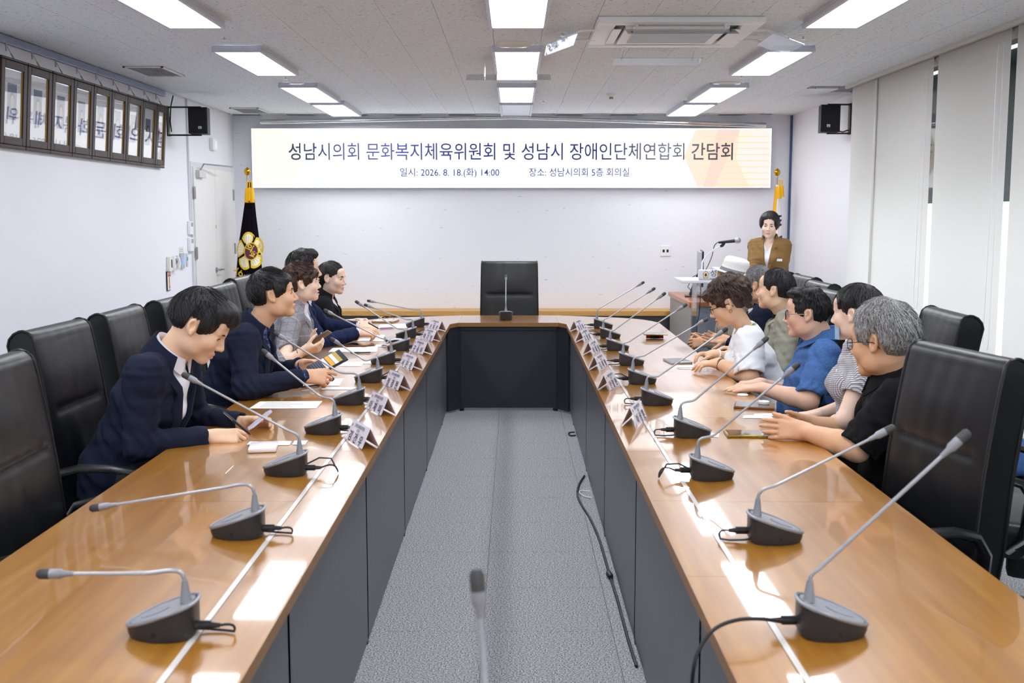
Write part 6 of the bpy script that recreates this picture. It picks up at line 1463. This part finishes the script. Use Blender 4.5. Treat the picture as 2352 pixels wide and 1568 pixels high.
wr_ = I['arms'][1]; MB().tube([tuple(wr_[2]-unit(wr_[2]-wr_[1])*.012+.033*(math.cos(t*.524)*unit(np.cross(wr_[3], V(0, 0, 1)))+math.sin(t*.524)*V(0, 0, .85))-I['P0']) for t in range(12)], .005, 6, closed=True).build('wristwatch', CHROME, I['root'], True)
a, b2 = W(846, 741, 7.42), W(874, 757, 7.5); d = Vector(b2-a); o = thing('fountain_pen', 'slim dark pen in the navy suited man\'s hand', 'pen', a); MB().tube([d*0, d*.8], [.0045, .005], 8).build('barrel', BLACKP, o, True); MB().tube([d*.8, d], [.0045, .001], 8).build('nib', CHROME, o, True)
I = person('smiling woman with black tied hair in black suit, farthest left', dict(female=True, neck_base=W(752, 692, 8.05), az=2, lean=14, skin=S3, mouth=.0025, head=dict(c=W(763, 640, 8.05), rot=(-14, 2, 0), s=.93), lip=(.78, .42, .44),
  hair=dict(mat=BLK2, t=(.010, .016, .018), front=.066, nape=-.09, side=.006, long=-.20, tails=[((0, -.085, -.02), (0, -.10, -.17), .055, .035)], seed=17, locks=260, lift=.8, asym=.1),
  top=dict(kind='jacket', name='suit_jacket', m=BLKS, vdepth=-.34, vw=.060), shirt=dict(m=SHW, v=-.20, vw=.05, collar=False, name='white_top'), sleeve=.74,
  armR=dict(w=W(818, 746, 8.02), e=W(752, 744, 7.85), d=(1, .30, .02), n=(.2, .6, -.5), curls=[(.45, .6, .4)]*4, thumb=(.5, .4)),
  armL=dict(w=W(822, 738, 8.35), hint=(-.4, .5, -.6), d=(1, -.35, .05), n=(.1, -.5, -.6), curls=[(.55, .7, .4)]*4, thumb=(.6, .4)), legs=mat('black skirt', '1C1C20')))
T_ = I['T']; MB().lathe([(.008, 0), (.007, .003), (.001, .004)], tuple(I['SF'](-.085, -.14, .014)), 10, tuple(I['Fx'])).build('lapel_pin', GOLD, I['gar'])
# ================================================================== right side
I = person('grey haired man with glasses in black shirt, nearest on the right', dict(near=True, neck_base=W(2046, 888, 4.12), az=165, lean=10, skin=S4, head=dict(c=W(2026, 786, 4.1), rot=(133, 6, 0), s=1.08), neck=1.0, fat=1.22,
  hair=dict(mat=GRY, t=(.020, .020, .030), front=.060, nape=-.075, side=-.02, seed=21, locks=420, lift=1.4, amp=.0034, lw=.0032), brow='6A6460',
  top=dict(kind='shirt', name='black_shirt', m=BLKT, vdepth=-.10, vw=.03, neck=.066, collar=True, ndrop=.02), sleeve=.495,
  armL=dict(w=W(1848, 990, 4.14), e=W(1968, 1030, 3.92), d=(-1, .18, .05), n=(.1, .75, -.2), curls=[(.12, .22, .15), (.15, .25, .15), (.2, .3, .2), (.25, .35, .2)], thumb=(.35, -.2)),
  armR=dict(w=W(1856, 972, 4.42), hint=(.6, .4, -.5), d=(-1, -.25, .06), n=(.1, -.8, -.2), curls=[(.2, .3, .2)]*4, thumb=(.35, .0)), res=.0068, armfat=1.12))
glasses(I, mat('dark wire frame', '2A2A2E', .3, metal=.7), mat('clear lens', 'FFFFFF', .02, alpha=.12, coat=1), .027, .020, .0013, tm_=mat('dark temple', '17171A', .4))
I = person('woman in black and white gingham dress, hair tied back', dict(near=True, female=True, neck_base=W(1982, 802, 4.65), az=172, lean=6, skin=S3, head=dict(c=W(1966, 722, 4.65), rot=(140, 2, 0), s=.92),
  hair=dict(mat=BLK, t=(.012, .024, .024), front=.066, nape=-.075, side=.004, extra=[((0, -.105, .01), (.05, .045, .05))], tails=[((0, -.10, -.0), (.02, -.12, -.10), .035, .022)], seed=24, locks=320, lift=.6, amp=.0022),
  top=dict(kind='dress', name='gingham_dress', m=GIN, vdepth=0, neck=.078, ndrop=.06, round=1.0), sleeve=.30,
  armL=dict(w=W(1893, 985, 4.58), e=W(1940, 965, 4.42), d=(-1, .15, -.1), n=(0, .2, -1), curls=[(.3, .4, .2)]*4),
  armR=dict(w=W(1880, 950, 4.85), d=(-1, -.1, -.1), n=(0, 0, -1)), res=.0068, legs=mat('black skirt', '1C1C20'), skirt=True))
T_ = I['T']
for u, s in ((-.135, -.0), (-.235, -.0), (-.335, 0)):
    MB().lathe([(.012, 0), (.012, .003), (.009, .005), (.001, .005)], tuple(I['SF'](s-.03, u, .003)), 14, tuple(unit(I['Fx']-.35*I['Sx']))).build('dress_button', mat('white button', 'EDEBE6', .3), I['gar'], True)
msk = MB().grid(lambda u, v: Vector(on_head(I, (-.060+.030*u, .055+.035*u, -.115+.07*v))), 6, 6).build('face_mask', mat('blue face mask', '9DBBE0', .7), I['root'], True)
I = person('man with glasses and short black hair in blue linen shirt', dict(near=True, neck_base=W(1886, 796, 5.42), az=172, lean=-6, skin='E4BCA2', head=dict(c=W(1853, 722, 5.4), rot=(161, 2, 0), s=.95), jaw=1.06, neck=1.08, fat=1.2, lip=(.78, .5, .5),
  hair=dict(mat=BLK, t=(.004, .006, .018), front=.070, nape=-.085, side=-.025, extra=[((0, .045, .112), (.058, .052, .030)), ((0, -.02, .118), (.06, .06, .026))], curl=1.1, amp=.0034, seed=27, locks=340, lift=1.4),
  top=dict(kind='shirt', name='blue_shirt', m=BLUS, vdepth=-.13, vw=.036, neck=.064, collar=True, ndrop=.02), sleeve=.46,
  armL=dict(w=W(1748, 891, 5.27), e=W(1858, 922, 5.1), d=(-1, .08, -.03), n=(0, .1, -1), curls=[(.08, .1, .06)]*4, thumb=(.5, .0), spread=.8),
  armR=dict(w=W(1745, 880, 5.5), hint=(.6, .4, -.5), d=(-1, -.1, -.05), n=(0, 0, -1)), res=.0068, armfat=1.06, wrinkle=.0036))
glasses(I, mat('dark blue rim', '2E3550', .25, metal=.5), mat('tinted lens', 'A9A4C4', .03, alpha=.42, coat=1), .028, .021, .0017, shape=2.3, tm_=mat('silver temple', 'D8D2C8', .2, metal=1))
T_ = I['T']
for u in (-.19, -.29, -.39): MB().lathe([(.006, 0), (.006, .002), (.001, .003)], tuple(I['SF'](-.02, u, .003)), 10, tuple(I['Fx'])).build('shirt_button', mat('white button', 'EDEBE6'), I['gar'], True)
I = person('woman with messy brown updo and glasses in white t-shirt', dict(near=True, female=True, neck_base=W(1710, 766, 5.98), az=170, lean=16, skin='E5BE9C', head=dict(c=W(1672, 699, 5.96), rot=(164, 22, 0), s=.93), lip=(.72, .34, .38), fat=1.28, sw=.17,
  hair=dict(mat=DBR, t=(.018, .022, .030), front=.048, nape=-.060, side=-.015, extra=[((0, -.050, .125), (.085, .075, .055)), ((0, .075, .085), (.070, .048, .040)), ((0, -.11, .07), (.075, .055, .07)), ((0, .02, .125), (.06, .05, .04))], tails=[((0, -.10, .02), (.0, -.125, -.09), .045, .010)], curl=1.4, amp=.004, seed=31, locks=480, lift=3.0),
  top=dict(kind='tee', name='white_tshirt', m=TEEW, vdepth=0, neck=.072, ndrop=.03, round=.55), sleeve=.47,
  armL=dict(w=W(1650, 834, 5.92), e=W(1722, 866, 5.72), d=(-1, .12, -.06), n=(0, .15, -1), curls=[(.30, .35, .2), (.32, .35, .2), (.4, .45, .2), (.5, .5, .3)], thumb=(.5, .3)),
  armR=dict(w=W(1640, 814, 6.22), hint=(.6, .4, -.5), d=(-1, -.15, .05), n=(0, -.2, -1), curls=[(.5, .6, .3), (.55, .6, .3), (.6, .6, .4), (.6, .7, .4)], thumb=(.5, .4)), armfat=1.3))
glasses(I, mat('black wire rim', '1C1D22', .3, metal=.5), mat('clear lens', 'FFFFFF', .02), .027, .018, .0016)
I4 = I; A_ = I['arms'][1]
for rr, m_, n_ in ((.0028, GOLD, 'gold_bracelet'), (.0032, mat('black bead', '15151A', .3), 'bead_bracelet')):
    off = .018 if n_ == 'gold_bracelet' else .026
    ax = unit(A_[2]-A_[1]); e1 = unit(np.cross(ax, V(0, 0, 1))); e2 = np.cross(ax, e1)
    MB().tube([tuple(A_[2]-ax*off+.033*(math.cos(t*.4488)*e1+math.sin(t*.4488)*e2)-I['P0']) for t in range(14)], rr, 6, closed=True).build(n_, m_, I['root'], True)
A_ = I['arms'][0]; ax = unit(A_[2]-A_[1]); e1 = unit(np.cross(ax, V(0, 0, 1))); e2 = np.cross(ax, e1)
MB().tube([tuple(A_[2]-ax*(.02+dx)+.033*(math.cos(t*.4488)*e1+math.sin(t*.4488)*e2)-I['P0']) for dx in (0,) for t in range(14)], .007, 8, closed=True).build('white_wristband', PLASW, I['root'], True)
T_ = I['T']; MB().tube([tuple(T_(.060*math.sin(a), .066*math.cos(a)+.012+.03*max(0, math.cos(a)), .0-.10*max(0, math.cos(a))**2)-I['P0']) for a in [2*math.pi*i/24 for i in range(24)]], .0022, 6, closed=True).build('necklace', GOLD, I['root'], True)
q = on_head(I, (-.084, -.010, -.038)); MB().tube([tuple(q+np.array((math.cos(t*.524)*.007, 0, math.sin(t*.524)*.010))) for t in range(12)], .0014, 5, closed=True).build('earring', GOLD, I['root'])
RP = mat('red print', 'C02850', .7)
for (du, dl, r_) in ((-.155, 0, .014), (-.17, .012, .010), (-.185, -.004, .012), (-.20, .006, .008), (-.14, .006, .008)):
    MB().lathe([(r_, 0), (r_*.9, .001), (.001, .0012)], tuple(I['SF'](-.135+dl, du, .012)), 9, tuple(unit(I['Fx']-1.0*I['Sx']))).build('printed_mark', RP, I['gar'])
I = person('black haired man in khaki jacket over black shirt', dict(neck_base=W(1806, 726, 6.85), az=168, lean=4, skin=S1, head=dict(c=W(1780, 667, 6.82), rot=(150, -4, 0), s=1.0), jaw=1.05, neck=1.1, fat=1.1,
  hair=dict(mat=BLK, t=(.008, .014, .020), front=.074, nape=-.070, side=-.005, seed=34, locks=260, lift=.7, amp=.002),
  top=dict(kind='jacket', name='khaki_jacket', m=KHA, vdepth=-.34, vw=.07), shirt=dict(m=BLKC, v=-.05, vw=.02, gap=.3),
  armL=dict(w=W(1690, 815, 6.8), e=W(1800, 852, 6.55), d=(-1, .1, 0), n=(0, .3, -1)), armR=dict(w=W(1690, 800, 7.1), hint=(.6, .4, -.5), d=(-1, -.1, 0), n=(0, -.2, -1)), wrinkle=.0042))
I = person('pepper grey haired man in navy suit behind the updo woman', dict(neck_base=W(1748, 712, 7.5), az=170, lean=4, skin='DBAF90', head=dict(c=W(1739, 656, 7.45), rot=(148, 0, 0), s=.98),
  hair=dict(mat=GRY2, t=(.012, .014, .020), front=.07, nape=-.07, side=-.01, seed=37, locks=240), brow='55504C',
  top=dict(kind='jacket', name='suit_jacket', m=NAVYS, vdepth=-.34, vw=.066), shirt=dict(m=SHW, v=-.05, vw=.02, gap=.3),
  armL=dict(w=W(1668, 780, 7.35), d=(-1, .05, .12), n=(.2, -.75, .45), curls=[(.1, .15, .1), (.15, .2, .1), (.25, .3, .2), (.35, .4, .2)], thumb=(.9, .1)), armR=dict(w=W(1690, 800, 7.7), d=(-1, -.1, 0), n=(0, -.2, -1))))
I = person('man in white straw hat and beige linen jacket, farthest right', dict(neck_base=W(1688, 700, 8.1), az=168, lean=6, skin='D0A17C', head=dict(c=W(1678, 642, 8.08), rot=(155, 6, 0), s=.96),
  hair=dict(mat=GRY2, t=(.008, .010, .010), front=.06, nape=-.06, side=-.01, seed=40, locks=120),
  top=dict(kind='jacket', name='linen_jacket', m=BEI, vdepth=-.36, vw=.07), shirt=dict(m=LBL, v=-.06, vw=.03, gap=.35),
  armL=dict(w=W(1622, 786, 7.95), d=(-1, .25, -.1), n=(.1, .8, -.3), curls=[(.5, .7, .4)]*4), armR=dict(w=W(1618, 776, 8.2), d=(-1, -.2, -.1), n=(.1, -.7, -.4), curls=[(.6, .8, .5)]*4)))
# hat
ht = thing('straw_hat', 'white woven straw hat with grey band', 'hat', I['hc'])
Mh = Matrix([list(r) for r in I['R']]) @ Matrix.Rotation(math.radians(20), 3, 'X')
HW = mat('white straw weave', 'EFEFEC', .8, bump=(350, .6, .002))
def lat_ell(prof, name, m, par=ht):
    b = MB(); n = 36; vs = []; fs = []
    for r, z in prof:
        for j in range(n): a = 2*math.pi*j/n; vs.append(tuple(Mh @ Vector((r*.84*math.cos(a), r*.98*math.sin(a)-.012, z*.95))))
    for i in range(len(prof)-1):
        for j in range(n): fs.append((i*n+j, i*n+(j+1) % n, (i+1)*n+(j+1) % n, (i+1)*n+j))
    return b.add(vs, fs).build(name, m, par, True, 70)
cr = lat_ell([(.107, .055), (.104, .10), (.098, .145), (.090, .168), (.070, .178), (.03, .172), (.001, .168)], 'crown', HW); lat_ell([(.108, .058), (.150, .050), (.168, .056), (.168, .060), (.150, .055), (.108, .063)], 'brim', HW); lat_ell([(.1090, .060), (.1080, .090), (.1050, .090), (.1050, .060)], 'band', mat('grey hat band', '7D8088', .6))
DOT = mat('hat weave hole', '8D8F92', .8); db = MB()
for row, z in enumerate((.112, .120, .128, .136)):
    for j in range(44):
        a = 2*math.pi*(j+.5*(row % 2))/44; r = float(np.interp(z, [.10, .145], [.1042, .0982])); p = Mh @ Vector((r*.84*math.cos(a), r*.98*math.sin(a)-.012, z*.95)); nrm = Mh @ Vector((math.cos(a), math.sin(a), .15))
        db.lathe([(.0022, 0), (.0018, .0006)], p, 5, nrm)
dd = db.build('weave_holes', DOT, cr); dd['kind'] = 'stuff'
# ================================================================== standing speaker
I = person('standing woman with short black hair in brown jacket at the lectern', dict(female=True, stand=True, neck_base=W(1768, 559, 10.0), az=-112, lean=0, skin=S3, mouth=.004, head=dict(c=W(1767, 519, 10.0), rot=(-108, 2, 3), s=.90), lip=(.80, .45, .46), jaw=1.04,
  hair=dict(mat=BLK2, t=(.024, .024, .030), front=.064, nape=-.095, side=-.045, extra=[((.035, .066, .085), (.045, .03, .028))], seed=43, locks=300, asym=.08, lift=.8, taper=.025),
  top=dict(kind='jacket', name='brown_jacket', m=BRN, vdepth=-.34, vw=.048, lapw=.062), shirt=dict(m=SHW, v=-.13, vw=.06, collar=False, name='white_blouse'), size=.93, sw=.135,
  armR=dict(w=W(1730, 645, 9.68), hint=(-.1, .5, -.8), d=(-.3, -.9, -.2), n=(.2, 0, -1)), armL=dict(w=W(1784, 652, 9.68), hint=(.1, .5, -.8), d=(-.4, -.9, -.2), n=(0, 0, -1))))
T_ = I['T']; bdg = MB().box(tuple(I['SF'](-.115, -.20, .012)), (.062, .006, .022), .002, Matrix.Rotation(math.radians(-22), 3, 'Z')).build('name_badge', PLASW, I['gar'])
MB().lathe([(.005, 0), (.005, .001)], tuple(I['SF'](-.094, -.20, .017)), 8, tuple(I['Fx'])).build('badge_emblem', GOLD, bdg)
